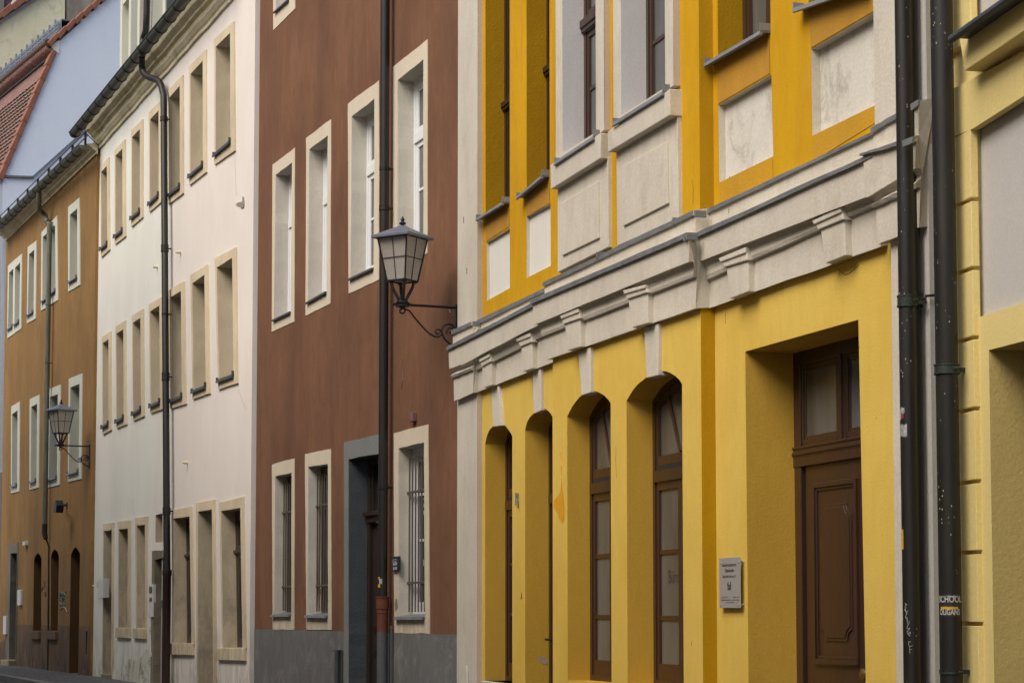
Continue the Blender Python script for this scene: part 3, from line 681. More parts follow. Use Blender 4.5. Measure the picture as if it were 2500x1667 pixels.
MB().tube([(pbot,-.12,1.92),(pbot,-.12,1.84),(pbot,-.12,1.83),(pbot,-.12,.0)],[.07,.07,.062,.062],18).build('standpipe',paint('dark_red_brown_pipe',(.045,.022,.018,1),rough=.5,var=.5,scale=8),dp,smooth=True)
cd_=WH.s('Z2',1271,800); MB().box(cd_-.006,cd_+.012,-.012,0,.1,9.0).build('cable_duct',M['lav'],house_w)
dmp=plaster('damp_stained_render',(.72,.72,.64,1),(.5,.48,.38,1),streak=.6,patch=.9,bump=.8,stain=(.13,.105,.06,1),stain_amt=.95)
MB().add([(a,-.003,b) for a,b in wobble(WH.poly('Z4',[(1110,1560),(1118,1440),(1180,1400),(1240,1330),(1330,1350),(1390,1240),(1440,1270),(1462,1560)]),.03,.1)],[list(range(len(wobble.__defaults__)))]) if False else None
wp_=wobble(WH.poly('Z4',[(1110,1600),(1118,1440),(1180,1400),(1240,1330),(1330,1350),(1390,1240),(1440,1270),(1462,1600)]),.03,.1)
mb=MB(); mb.sheet(wp_,[],-.003,0); mb.build('damp_patch',dmp,house_w)
# small wall fittings
mb_=empty('letter_box','white letter box with a folded flyer sticking out beside pale green wall edge','letter box',WH)
box_on(WH,'Z4',942,570,984,750,.0,.11,'whiteplast','body',mb_)
a=WH.poly('Z4',[(882,635),(938,592),(932,656)],.12); MB().prism(a,-.125,-.115).build('flyer',M['paper'],mb_)
ip=empty('intercom_panel','white intercom panel with dark speaker left of the granite doorway','intercom',WH)
box_on(WH,'Z4',1420,625,1460,935,0,.05,'whiteplast','body',ip)
box_on(WH,'Z4',1426,645,1452,705,.05,.056,'bell','speaker',ip); box_on(WH,'Z4',1430,750,1450,785,.05,.056,'bell','button',ip)
a=WH.p('Z4',1440,1045,.03); b=WH.p('Z4',1445,1290,.03)
MB().tube([(a[0],-.03,a[1]),(b[0],-.03,b[1])],.016,10).box(a[0]-.03,a[0]+.05,-.05,0,a[1]-.03,a[1]+.02).box(b[0]-.03,b[0]+.05,-.05,0,b[1]-.04,b[1]+.03).build('handrail',M['whiteplast'],house_w,smooth=False)
scribble(WH,'Z3',[(1010,1000),(1012,1080),(1016,1158)],.008,.006,'whiteplast','cable',house_w)

# dormer above the gutter
dm=MB(); wd=-.45
def db(xa,xb2,w0,w1,m=0,y=300,yt=-120):
    a=WH.s('Z1',xa,y,w1); b=WH.s('Z1',xb2,y,w1); zt=WH.p('Z1',xb2,yt,w1)[1]+.8; dm.box(a,b,-w1,-w0,8.6,zt,m)
db(918,934,wd-.3,wd); db(984,1000,wd-.3,wd); db(1050,1066,wd-.3,wd); db(1150,1166,wd-.3,wd); db(1243,1262,wd-.3,wd)
db(934,984,wd-.3,wd-.16,1); db(1000,1050,wd-.3,wd-.16,1); db(1166,1243,wd-.3,wd-.16,1); db(1262,1420,wd-.3,wd-.02,2)
db(1066,1100,wd-.3,wd-.01,3)
a0=WH.p('Z1',940,42,wd); a1=WH.p('Z1',985,-5,wd); dm.box(a0[0],a1[0],-wd-.0,-wd+.3,a0[1],a0[1]+1.5,0)
dmo=dm.build('dormer',[M['mint'],M['mint_rev'],M['sticker_k'],M['concrete']],house_w)
a=WH.p('Z1',1122,100,wd+.1); b=WH.p('Z1',1115,240,wd+.1); c=WH.p('Z1',1092,300,wd+.12); d=WH.p('Z1',1086,360,wd+.15)
MB().tube([(a[0],-wd-.1,a[1]+2),(a[0],-wd-.1,a[1]),(b[0],-wd-.1,b[1]),(c[0],-wd-.12,c[1]),(d[0],-wd-.15,d[1]),(d[0],-wd-.15,d[1]-.5)],[.055,.055,.055,.05,.045,.045],14).build('dormer_pipe',M['sticker_k'],dmo,smooth=True)

# ================================================================== OCHRE HOUSE
house_o=empty('ochre_house','weathered ochre brown house with pale window trims and pointed arch openings','house',OC)
sL=OC.s('Z2',42,800); sR=OC.s('Z3',710,600)
e0=OC.p('Z2',40,445); e1=OC.p('Z1',725,1200); kk2=(e1[1]-e0[1])/(e1[0]-e0[0])
def eo(s): return e0[1]+kk2*(s-e0[0])
outer=[(sL,-.2),(sR,-.2),(sR,eo(sR)+.3),(sL,eo(sL)+.3)]
OW=[
 ([('Z2',65,625),('Z2',172,530),('Z2',165,1105),('Z2',60,1180)],[[('Z2',75,677),('Z2',107,645),('Z2',102,1088),('Z2',66,1112)],[('Z2',120,640),('Z2',160,597),('Z2',153,1050),('Z2',116,1078)]]),
 ([('Z2',217,480),('Z2',283,432),('Z2',277,1028),('Z2',210,1065)],[[('Z2',228,535),('Z2',268,500),('Z2',262,975),('Z2',217,1005)]]),
 ([('Z2',322,368),('Z2',441,240),('Z2',448,885),('Z2',318,968)],[[('Z2',333,405),('Z2',365,375),('Z2',368,870),('Z2',330,900)],[('Z2',383,350),('Z2',427,315),('Z2',431,815),('Z2',383,855)]]),
 ([('Z2',527,175),('Z2',613,103),('Z2',618,770),('Z2',527,823)],[[('Z2',541,234),('Z2',597,185),('Z2',597,712),('Z2',538,750)]]),
 ([('Z3',90,290),('Z3',155,250),('Z3',152,937),('Z3',88,953)],[[('Z3',98,347),('Z3',140,318),('Z3',136,888),('Z3',95,898)]]),
 ([('Z3',232,233),('Z3',307,197),('Z3',300,908),('Z3',230,928)],[[('Z3',245,292),('Z3',290,267),('Z3',283,855),('Z3',241,872)]]),
 ([('Z3',376,157),('Z3',470,120),('Z3',460,888),('Z3',372,908)],[[('Z3',388,217),('Z3',448,193),('Z3',442,830),('Z3',378,850)]]),
 ([('Z3',532,77),('Z3',635,35),('Z3',628,842),('Z3',525,865)],[[('Z3',545,143),('Z3',615,115),('Z3',608,783),('Z3',533,803)]]),
]
holes=[]; ost=[]
for o,ins in OW:
    op=OC.poly('N',[('N',)+nat(*p) for p in o]); ip_=[OC.poly('N',[('N',)+nat(*p) for p in i]) for i in ins]
    ost.append((wobble(op,.003),ip_)); holes.append((inset(op,.04),0,0))
arch=[OC.poly('Z4',[(317,1066),(325,400),(330,378),(340,350),(362,322),(385,345),(397,378),(394,1066)]),
      OC.poly('Z4',[(487,1066),(488,362),(493,338),(503,310),(525,287),(548,308),(564,352),(552,1066)])]
a3=OC.poly('Z4',[(678,360),(681,335),(695,300),(720,265),(745,288),(766,330)])
arch.append([(a3[0][0],.03)]+a3+[(a3[-1][0],.03)])
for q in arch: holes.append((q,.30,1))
sdo=OC.poly('Z4',[(85,235),(178,222)]); sdi=OC.poly('Z4',[(110,327),(172,321)])
sg_o=[(sdo[0][0],.0),sdo[0],sdo[1],(sdo[1][0],.0)]; sg_i=[(sdi[0][0],.02),sdi[0],sdi[1],(sdi[1][0],.02)]
holes.append((inset(sg_i,-.02),0,0))
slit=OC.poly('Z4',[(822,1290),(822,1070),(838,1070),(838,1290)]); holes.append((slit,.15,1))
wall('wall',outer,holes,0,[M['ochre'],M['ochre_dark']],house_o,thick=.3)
for op,ips in ost:
    mb=MB(); mb.sheet(op,[i for i in ips],-.015,0); mb.wallside(op,-.015,.01,0)
    for i in ips: mb.wallside(i,-.015,.22,1)
    first=None
    for i in ips:
        w=window([i[3],i[2],i[1],i[0]],.20,house_o,'pvc','glass_l',fw=.05,sw=.05,transom=.66)
        sill(i[3],i[2],.06,.03,.05,.02,.2,w,'zinc',up=True)
        if first is None: first=w
    mb.build('surround',[M['mint'],M['mint_rev']],first)
for n_,q in enumerate(arch):
    p_=MB(); p_.add([(a,.295,b) for a,b in inset(q,-.02)],[list(range(len(q)))])
    x0=min(a[0] for a in q); x1=max(a[0] for a in q); z0=min(a[1] for a in q); z1=max(a[1] for a in q)
    for t in (.33,.66): p_.box(x0+(x1-x0)*t-.02,x0+(x1-x0)*t+.02,.26,.30,z0,z1-.25)
    o=p_.build('door' if n_==2 else 'window',M['wood_d'],house_o)
    if n_<2:
        MB().box(x0-.03,x1+.02,-.06,.2,z0-.17,z0).build('sill',M['ochre_low'],o,bevel=.01)
p_=MB(); x0,x1=sg_i[0][0],sg_i[3][0]; p_.box(x0-.02,x1+.02,.28,.33,0,sdi[1][1]+.05); p_.box(x0+.1,x1-.1,.26,.29,.2,.9); p_.box(x0+.1,x1-.1,.26,.29,1.05,1.7)
o=p_.build('door',M['wood_d'],house_o); surround('stone_surround',wobble(sg_o,.01),wobble(sg_i,.01),0,.3,[plaster('grey_sandstone',(.22,.20,.16,1),(.12,.11,.09,1),bump=.8,patch=.6,dirt=(.04,.04,.03,1),dirt_z=(0,2),dirt_amt=.8),plaster('grey_sandstone_reveal',(.15,.145,.13,1),(.08,.075,.065,1),bump=.8,patch=.6)],o,lip=.02)
MB().box(x0-.1,x1+.08,-.18,.28,-.05,.27).build('step',M['granite'],o,bevel=.015)
# plinth coat
zq=[OC.p('Z4',170,985)[1],OC.p('Z4',390,1012)[1],OC.p('Z4',925,1018)[1]]
mb=MB(); xs=[(sdo[1][0]+.002,arch[0][0][0]-.002),(arch[0][-1][0]+.002,arch[1][0][0]-.002),(arch[1][-1][0]+.002,arch[2][0][0]-.002),(arch[2][-1][0]+.002,slit[0][0]-.002),(slit[2][0]+.002,sR-.001)]
for a,b in xs: mb.sheet([(a,-.2),(b,-.2)]+[(b+(a-b)*t/10,zq[1]+random.uniform(-.008,.008)) for t in range(11)],[],-.004,0)
for q in arch[:2]: mb.sheet([(q[0][0]-.002,-.2),(q[-1][0]+.002,-.2),(q[-1][0]+.002,q[-1][1]-.17),(q[0][0]-.002,q[0][1]-.17)],[],-.004,0)
mb.sheet([(sL,-.2),(sdo[0][0]-.002,-.2),(sdo[0][0]-.002,.75),(sL,.6)],[],-.004,0)
mb.sheet([(slit[0][0]-.003,-.2),(slit[2][0]+.003,-.2),(slit[2][0]+.003,slit[0][1]-.01),(slit[0][0]-.003,slit[0][1]-.01)],[],-.004,0)
mb.build('plinth',M['ochre_low'],house_o)
prof=[(w,h*.45) for w,h in ((.0,0),(.03,.0),(.04,.05),(.02,.08),(.05,.12),(.09,.18),(.10,.22),(.16,.30),(.20,.38),(.0,.40))]
mb=MB(); n=12
for j in range(n):
    xa=sL-.02+(sR-sL+.1)*j/n; xb2=sL-.02+(sR-sL+.1)*(j+1)/n
    mb.loft([(xa,-w,eo(xa)+h) for w,h in prof],[(xb2,-w,eo(xb2)+h) for w,h in prof])
for xe in (sL-.02,sR+.08): mb.add([(xe,-w,eo(xe)+h) for w,h in prof],[list(range(len(prof)))])
mb.build('cornice',M['cornice'],house_o)
def gutter_o():
    x0,z0=OC.p('Z2',-40,350,.30); x1,z1=OC.p('Z1',640,1112,.30); k=(z1-z0)/(x1-x0); w=.30; r=.085; seg=14
    def arc(rr,x,z): return [(x,-w+rr*math.cos(math.pi+math.pi*t/seg),z+rr*math.sin(math.pi+math.pi*t/seg)) for t in range(seg+1)]
    mb=MB(); mb.loft(arc(r,x0,z0),arc(r,x1,z1)); mb.add(arc(r,x1,z1),[list(range(seg+1))]); mb.tube([(x0,-w-r,z0),(x1,-w-r,z1)],.01,8)
    g=mb.build('gutter',M['gutter_g'],house_o,smooth=True)
    print('OCH', z1-eo(x1), z0-eo(x0), k, kk2)
    for j in range(int((x1-x0)/.6)):
        x=x0+.2+j*.6; z=z0+k*(x-x0); MB().tube([arc(r+.005,x,z)[t] for t in range(seg+1)],.010,6).build('gutter_strap',M['iron'],g)
    # snow guard rail standing on the eave
    rb=MB(); 
    for (dy,dz) in ((.24,.27),(.24,.17)):
        rb.tube([(x0,-dy,z0+dz),(x1+.1,-dy,z1+dz)],.011,6)
    j=0
    while x0+.3+j*1.25<x1:
        x=x0+.3+j*1.25; z=z0+k*(x-x0); rb.box(x-.012,x+.012,-.26,-.22,z+.02,z+.28); rb.tube([(x,-.24,z+.26),(x,.0,z+.05)],.008,6); j+=1
    rb.build('snow_guard',M['iron'],house_o)
    return x0,z0,k
ox0,oz0,ok_=gutter_o()
roof_slab(house_o,sL,sR,eo((sL+sR)/2)+.1,8,6,y0=.02)
tp=OC.p('Z1',300,1480,.29)
px_=OC.s('Z3',352,600,.11)
P=[(tp[0],-.29,tp[1]),pp(OC,'Z2',297,150,.28),pp(OC,'Z2',302,195,.25),pp(OC,'Z2',325,215,.17),pp(OC,'Z2',345,232,.12),pp(OC,'Z2',353,270,.11),(px_,-.11,OC.p('Z2',353,330,.11)[1]),(px_,-.11,OC.p('Z3',350,1185,.11)[1])]
dp=downpipe(P,.052,house_o,'pipe_green',[(OC.p('Z2',353,310,.11)[1],.02,.056),(OC.p('Z2',355,1370,.11)[1],.02,.056),(OC.p('Z2',355,935,.11)[1],.02,.055)],'pipe_green')
zc=OC.p('Z3',350,1185,.11)[1]
MB().tube([(px_,-.11,zc),(px_,-.11,zc-.2),(px_+.03,-.09,zc-.3)],[.055,.055,.045],16).tube([(px_+.03,-.09,zc-.28),(px_+.04,-.03,zc-.45),(px_+.04,-.012,0.0)],[.018,.015,.015],8).build('pipe_end',M['pipe_w'],dp,smooth=True)
fl=empty('wall_floodlight','small black floodlight on a short arm high on the ochre wall','floodlight',OC)
a=OC.p('Z3',515,1043,.0); b=OC.p('Z3',470,1055,.22)
mb=MB(); mb.tube([(a[0],0,a[1]),(a[0],-.10,a[1]),(b[0],-.2,b[1]+.05)],.02,8); mb.box(a[0]-.04,a[0]+.04,-.02,0,a[1]-.06,a[1]+.05); mb.build('arm',M['iron'],fl)
MB().prism([(b[0]-.16,b[1]-.10),(b[0]+.10,b[1]-.12),(b[0]+.16,b[1]+.02),(b[0]+.02,b[1]+.12),(b[0]-.1,b[1]+.09)],-.34,-.2).build('lamp_head',M['iron'],fl,bevel=.01)
scribble(OC,'Z3',[(510,1060),(506,1120),(508,1165),(512,1210)],.006,.005,'apron','cable',house_o)
jb=empty('junction_box','tiny pale junction box on the ochre wall above the side door','junction box',OC)
box_on(OC,'Z3',172,1323,190,1350,0,.07,'whiteplast','body',jb)
db2=empty('door_intercom','narrow white intercom beside the grey stone doorway of the ochre house','intercom',OC)
box_on(OC,'Z4',166,676,194,822,0,.05,'whiteplast','body',db2)
nb=empty('notice_box','tall pale blue grey box left of the stone doorway near the ground','box',OC)
box_on(OC,'Z4',30,925,55,1100,0,.06,'lav','body',nb)
sc_=OC
mb=MB()
def strokes(fc,zz,seed,x0,x1,y0,y1,n,r,mat,name,parent,w=.004):
    rnd=random.Random(seed); mb=MB()
    for _ in range(n):
        cx_,cy_=rnd.uniform(x0,x1),rnd.uniform(y0,y1); P=[]
        for k in range(6):
            a,b=fc.p(zz,min(x1,max(x0,cx_+rnd.uniform(-1,1)*(x1-x0)*.3)),min(y1,max(y0,cy_+rnd.uniform(-1,1)*(y1-y0)*.2)),w); P.append((a,-w,b))
        mb.tube(P,r,4)
    o=mb.build(name,M[mat],parent); return o
strokes(OC,'Z4',3,400,440,590,735,5,.006,'tag_k','graffiti',house_o)
strokes(OC,'Z4',5,570,636,695,830,9,.009,'tag_g','graffiti',house_o)
scribble(OC,'Z4',[(572,870),(590,850),(610,842),(630,855),(640,885)],.004,.008,'chalk','graffiti',house_o)
strokes(OC,'Z3',8,262,286,460,550,6,.01,'tag_g','graffiti',house_o,w=-.1)

# ================================================================== BLUE HOUSE beyond
BL=Facade(-1540,13,107.0)
house_l=empty('blue_house','pale blue gabled house with red clay tile roof behind the ochre house','house',BL)
s0=0.0
def gp(x,y,z='Z1'): return BL.ps(z,x,y,s0)
G=[gp(22,1372),gp(435,405),gp(455,318),gp(820,-5),gp(1160,-300)]
G=[(-.0,-.2)]+[G[0]]+G[1:]+[(G[-1][0],-.2)]
G[0]=(G[1][0],-.2)
mb=MB(); mb.add([(s0-.0,y,z) for y,z in G],[list(range(len(G)))]); mb.add([(s0-.3,y,z) for y,z in G],[list(range(len(G)))])
gb=mb.build('gable_wall',M['blue'],house_l)
tri=[gp(385,348),gp(452,312),gp(452,412),gp(420,400)]
mb=MB(); mb.add([(s0+.02,y,z) for y,z in tri],[(0,1,2,3)]); mb.add([(s0-.2,y,z) for y,z in tri],[(0,1,2,3)]); mb.loft([(s0+.02,y,z) for y,z in tri],[(s0-.2,y,z) for y,z in tri],0,True); mb.build('eaves_board',M['whitewood'],house_l)
# street front of the blue house
zb=BL.p('Z3',30,800)[1]; y0g=G[1][0]
MB().box(s0-9,s0-.002,y0g+.0,y0g+.3,zb,G[1][1]+.0).build('wall',plaster('blue_grey_front',(.27,.30,.38,1),streak=.2,patch=.4),house_l)
MB().box(s0-9,s0+.04,y0g-.03,y0g+.29,-.2,zb).build('ground_floor_wall',M['pinkgrey'],house_l)
# steep lower roof slope in stepped tile courses
A=Vector(gp(15,1380)); B=Vector(gp(425,410)); nv=Vector((-(B-A).y,(B-A).x)).normalized()
if nv.x>0: nv=-nv
mb=MB(); nc=20; t0=0
for j in range(nc):
    a=A+(B-A)*(j/nc)*.86; b=A+(B-A)*((j+1)/nc)*.86
    ao=a+nv*.045; bo=b+nv*.012
    n2=70; 
    for k in range(n2):
        sa=s0-.02-k*.13; jit=random.uniform(-.006,.006); sag=.012*(k%2)
        mb.add([(sa,ao.x+sag*nv.x,ao.y+jit),(sa-.128,ao.x+sag*nv.x,ao.y+jit),(sa-.128,bo.x,bo.y),(sa,bo.x,bo.y)],[(0,1,2,3)])
        mb.add([(sa,ao.x+sag*nv.x,ao.y+jit),(sa-.128,ao.x+sag*nv.x,ao.y+jit),(sa-.128,a.x,a.y),(sa,a.x,a.y)],[(0,1,2,3)])
b=A+(B-A)*.86; c=B
mb.add([(s0-.02,b.x,b.y),(s0-9.2,b.x,b.y),(s0-9.2,c.x,c.y),(s0-.02,c.x,c.y)],[(0,1,2,3)])
rf=mb.build('roof',M['tile'],house_l)
# verge tiles of the steep slope
mb=MB(); nvt=9; dirv=(B-A).normalized()
for j in range(nvt):
    a=A+(B-A)*(j/nvt)-nv*.02; b=A+(B-A)*((j+1.12)/nvt)+nv*.0
    w0=.10; 
    mb.add([(s0+.05,a.x,a.y),(s0+.05,b.x,b.y),(s0+.05,(b+nv*w0).x,(b+nv*w0).y),(s0+.05,(a+nv*(w0+.04)).x,(a+nv*(w0+.04)).y),
            (s0-.18,a.x,a.y),(s0-.18,b.x,b.y),(s0-.18,(b+nv*w0).x,(b+nv*w0).y),(s0-.18,(a+nv*(w0+.04)).x,(a+nv*(w0+.04)).y)],
           [(0,1,2,3),(4,5,6,7),(0,1,5,4),(1,2,6,5),(2,3,7,6),(3,0,4,7)])
mb.build('verge_tiles',M['tile_o'],rf,bevel=.012)
# ribbed band under the upper eave
C0=Vector(gp(425,405)); C1=Vector(gp(372,345))
mb=MB()
for k in range(75):
    sa=s0-.05-k*.12
    P=[(C0+(C1-C0)*t+Vector((-.10*math.sin(math.pi*t),.0))) for t in (0,.25,.5,.75,1)]
    mb.tube([(sa,p.x,p.y) for p in P],.047,7)
mb.build('ribbed_eave_tiles',M['tile'],rf,smooth=True)
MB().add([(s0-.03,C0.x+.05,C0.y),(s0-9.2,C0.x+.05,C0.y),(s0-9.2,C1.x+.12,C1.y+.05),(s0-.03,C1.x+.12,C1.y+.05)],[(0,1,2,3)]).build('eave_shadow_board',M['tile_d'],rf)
C2=C1+Vector((-.04,.16))
MB().prism([(0,0),(1,0),(1,1)],0,0) if False else None
mb=MB(); mb.tube([(s0+.02,C1.x-.02,C1.y+.05),(s0-9.2,C1.x-.02,C1.y+.05)],.085,10); mb.build('upper_gutter',paint('brown_gutter',(.10,.05,.035,1),rough=.5,var=.5),rf,smooth=True)
MB().tube([(s0-.0,C0.x-.05,C0.y-.03),(s0-9.2,C0.x-.05,C0.y-.03)],.022,8).build('eave_strip',M['lead'],rf)
# upper slope + chunky verge tiles
U0=Vector(gp(372,338)); U1=Vector(gp(1160,-330)); dv=(U1-U0).normalized(); un=Vector((-dv.y,dv.x))
if un.y<0: un=-un
MB().add([(s0-.1,(U0).x,U0.y),(s0-9.2,U0.x,U0.y),(s0-9.2,U1.x,U1.y),(s0-.1,U1.x,U1.y)],[(0,1,2,3)]).build('upper_roof',M['tile'],rf)
mb=MB(); L=(U1-U0).length; nt_=int(L/.29)
for j in range(nt_):
    a=U0+dv*(j*.29-.02); b=U0+dv*(j*.29+.315)
    lo=-.06; 
    q=[a+un*(lo-.03),b+un*(lo+.03),b+un*.08,a+un*.045]
    f=[(s0+.07,p.x,p.y) for p in q]; g_=[(s0-.16,p.x,p.y) for p in q]
    mb.loft(f,g_,0,True); mb.add(f,[(0,1,2,3)]); mb.add(g_,[(0,1,2,3)])
    c=b+un*.0
mb.build('verge_tiles',M['tile_o'],rf,bevel=.02)
# snow fence in front of the upper slope
Fp=Vector(gp(470,262))+Vector((-.05,.10)); mb=MB(); Ht=.27
mb.box(s0-9.2,s0-.05,Fp.x+.06,Fp.x+.07,Fp.y-.12,Fp.y+Ht)
MB().box(s0-9.2,s0-.05,Fp.x+.08,Fp.x+.6,Fp.y+Ht-.02,Fp.y+Ht+.01).build('lead_apron',M['lead'],rf)
sf=mb.build('lead_sheet',M['lead'],rf)
mb=MB()
for k in range(150):
    sa=s0-.1-k*.06; mb.box(sa-.006,sa+.006,Fp.x,Fp.x+.012,Fp.y-.12,Fp.y+Ht-.03)
for t in (0,.09,.18,.27): mb.box(s0-9.2,s0-.08,Fp.x-.006,Fp.x+.018,Fp.y-.10+t,Fp.y-.085+t)
for k in range(19):
    sa=s0-.35-k*.48; mb.box(sa-.012,sa+.012,Fp.x-.02,Fp.x+.03,Fp.y-.12,Fp.y+Ht+.05); mb.tube([(sa,Fp.x-.01,Fp.y+Ht),(sa-.12,Fp.x-.05,Fp.y-.08)],.006,5)
mb.build('snow_fence',paint('galvanised_fence',(.30,.34,.40,1),rough=.45,metal=.3,var=.3),rf)
# lead flashing where the ochre roof meets the gable
def strip(pts,wd_,mat,name,parent,so=.03):
    mb=MB()
    for i in range(len(pts)-1):
        a=Vector(gp(*pts[i])); b=Vector(gp(*pts[i+1])); n_=Vector((-(b-a).y,(b-a).x)).normalized()*wd_
        q=[a,b,b+n_,a+n_]; f=[(s0+so,p.x,p.y) for p in q]; g_=[(s0-.01,p.x,p.y) for p in q]
        mb.loft(f,g_,0,True); mb.add(f,[(0,1,2,3)])
    return mb.build(name,M[mat],parent)
strip([(0,1395),(42,1358),(255,1364),(700,965)],.045,'lead','wall_flashing',house_l)
strip([(42,1364),(255,1370)],.02,'zinc_dark','wall_flashing',house_l,so=.04)

# ================================================================== CREAM BUILDING far behind
house_c=empty('cream_building','tall cream gable wall with bare cement patch behind the blue roof','building',BL)
s1=s0-10
def hp(x,y): return BL.ps('Z1',x,y,s1)
a=hp(-300,1500); b=hp(505,-400); c=hp(1100,-400); d=hp(505,300); v0=hp(-250,335); v1=hp(245,5); v2=hp(500,-165)
mb=MB(); mb.add([(s1,a[0],0),(s1,b[0],0),(s1,b[0],v2[1]),(s1,v1[0],v1[1]),(s1,v0[0],v0[1]),(s1,a[0],v0[1])],[(0,1,2,3,4,5)])
mb.box(s1-8,s1-.01,a[0],c[0],0,v0[1]-1) ; cw=mb.build('gable_wall',M['cream'],house_c)
edge=wobble([(b[0],0.1),(b[0],v2[1]+4),(c[0],v2[1]+4),(c[0],0.1)],.03,.4)
mb=MB(); mb.add([(s1+.03,q[0],q[1]) for q in edge],[list(range(len(edge)))]); mb.build('cement_wall',M['concrete'],house_c)
V0=Vector(v0); V1=Vector(v2); dv=(V1-V0).normalized(); un=Vector((-dv.y,dv.x)); un=un if un.y>0 else -un
mb=MB(); j=0
while j*.42<(V1-V0).length:
    a_=V0+dv*(j*.42); b_=V0+dv*(j*.42+.44); q=[a_+un*.02,b_+un*.06,b_+un*.26,a_+un*.20]
    f=[(s1+.15,p.x,p.y) for p in q]; g_=[(s1-.2,p.x,p.y) for p in q]; mb.loft(f,g_,0,True); mb.add(f,[(0,1,2,3)]); j+=1
mb.build('verge_tiles',M['tile_o'],house_c,bevel=.02)
q=[V0-un*.06,V1-un*.06,V1+un*.03,V0+un*.03]; mb=MB(); f=[(s1+.10,p.x,p.y) for p in q]; g_=[(s1-.01,p.x,p.y) for p in q]; mb.loft(f,g_,0,True); mb.add(f,[(0,1,2,3)]); mb.build('verge_board',M['zinc'],house_c)
# roof slope of the cream building rising behind its verge, with a small dormer
s2=s1-.25
q=[V0+un*.1,V1+un*.1,V1+un*6,V0+un*6]
ch=MB(); p1=hp(-10,62); p2=hp(20,-60); ch.box(s2-3,s1-.05,p1[0]-3,hp(36,0)[0],p1[1]-.6,p1[1]+4); ch.build('dormer',plaster('grey_dormer_sheet',(.22,.22,.21,1),streak=.5,patch=.6),house_c)
wn=MB(); wn.box(s1-.6,s1-.1,hp(36,0)[0],hp(100,0)[0],hp(0,80)[1]-.5,hp(0,80)[1]+4); wn.build('dormer_window',paint('dark_plum_frame',(.03,.015,.022,1),rough=.3,var=.8,scale=3,c2=(.12,.07,.085,1)),house_c)
t0=Vector(hp(55,78)); t1=Vector(hp(110,-12)); tn=Vector((.10,.0))
wb=MB(); f=[(s1+.02,t0.x,t0.y),(s1+.02,t1.x,t1.y),(s1+.02,t1.x+.16,t1.y),(s1+.02,t0.x+.10,t0.y)]; g_=[(s1-.1,)+p[1:] for p in f]; wb.loft(f,g_,0,True); wb.add(f,[(0,1,2,3)]); wb.build('dormer_trim',M['pvc'],house_c)
MB().box(s1-4,s1-.15,hp(96,0)[0],c[0],hp(0,100)[1]-1,hp(0,-300)[1]).build('roof',M['tile_d'],house_c)

# ================================================================== YELLOW HOUSE
house_y=empty('yellow_house','yellow house with arched ground floor openings, pale stone cornice and brown door','house',YE)
Y=YE; WC=.10
sP0=Y.s('Z9',1152,300,.05); sP1=Y.s('Z9',1302,300,.05)
sC0=Y.s('N',1350,1100,WC); sC1=Y.s('Y5',238,1000,WC)
sR0=sC1; sR1=Y.s('R1',482,500,.0); sE=Y.s('N',2292,900,0)
ZT=10.6
zsp=Y.p('Y2',900,880)[1]      # colour change hidden behind the cornice
def bottomz(p,z): return (p[0],z)
A1=Y.poly('Y2',[(272,1525),(283,1475),(300,1435),(325,1410),(345,1398),(372,1392),(395,1402),(415,1425),(432,1448),(442,1475)])
A2=Y.poly('Y2',[(522,1440),(540,1385),(560,1352),(582,1330),(610,1310),(640,1298),(662,1304),(682,1320),(694,1335),(702,1352)])
A3=Y.poly('Y2',[(800,1348),(812,1318),(828,1288),(845,1262),(865,1238),(890,1212),(945,1187),(970,1187),(1000,1196),(1030,1214),(1055,1238),(1075,1263)],WC)
A4=Y.poly('Y2',[(1180,1248),(1195,1215),(1212,1188),(1232,1160),(1255,1137),(1300,1102),(1345,1078),(1395,1060),(1425,1061),(1455,1072),(1485,1090),(1510,1113),(1530,1143)],WC)
def arched(A,z0): return [(A[0][0],z0)]+A+[(A[-1][0],z0)]
# verticals are taken half way down so they stay plumb
def fix(A,zl,xl,yl,xr,yr,w):
    A=list(A); a=Y.s(zl,xl,yl,w); b=Y.s(zl,xr,yr,w); A[0]=(a,A[0][1]); A[-1]=(b,A[-1][1]); return A
A1=fix(A1,'Y3',90,600,263,600,0); A2=fix(A2,'Y3',345,600,521,600,0)
A3=fix(A3,'Y3',615,500,893,500,WC); A4=fix(A4,'Y3',995,500,1351,500,WC)
zA1=Y.p('Y3',92,1552)[1]; zA3=.74
O1=arched(A1,zA1); O2=arched(A2,.12); O3=arched(A3,zA3); O4=arched(A4,zA3)
def hole(poly,d): return (poly,d,1)
# upper openings (left part)
W1=[Y.p('Y1',276,1388),(Y.s('Y1',271,300),ZT-.5),(Y.s('Y1',427,300),ZT-.5),Y.p('Y1',430,1292)]
W2=[Y.p('Y1',538,1245),(Y.s('Y1',537,300),ZT-.5),(Y.s('Y1',682,300),ZT-.5),Y.p('Y1',685,1122)]
P1=Y.poly('Y2',[(285,612),(283,240),(430,150),(431,530)]); P2=Y.poly('Y2',[(538,467),(538,75),('Y1',690,1302),(692,388)])
loL=[(sP0+.02,-.2),(sC0+.03,-.2),(sC0+.03,zsp),(sP0+.02,zsp)]; upL=[(sP0+.02,zsp),(sC0+.03,zsp),(sC0+.03,ZT),(sP0+.02,ZT)]
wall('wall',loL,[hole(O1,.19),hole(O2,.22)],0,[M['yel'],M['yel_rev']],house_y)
wall('upper_wall',upL,[hole(W1,.20),hole(W2,.22),(P1,.03,2),(P2,.03,2)],0,[M['yel_up'],M['yel_up_rev'],M['stucco']],house_y)
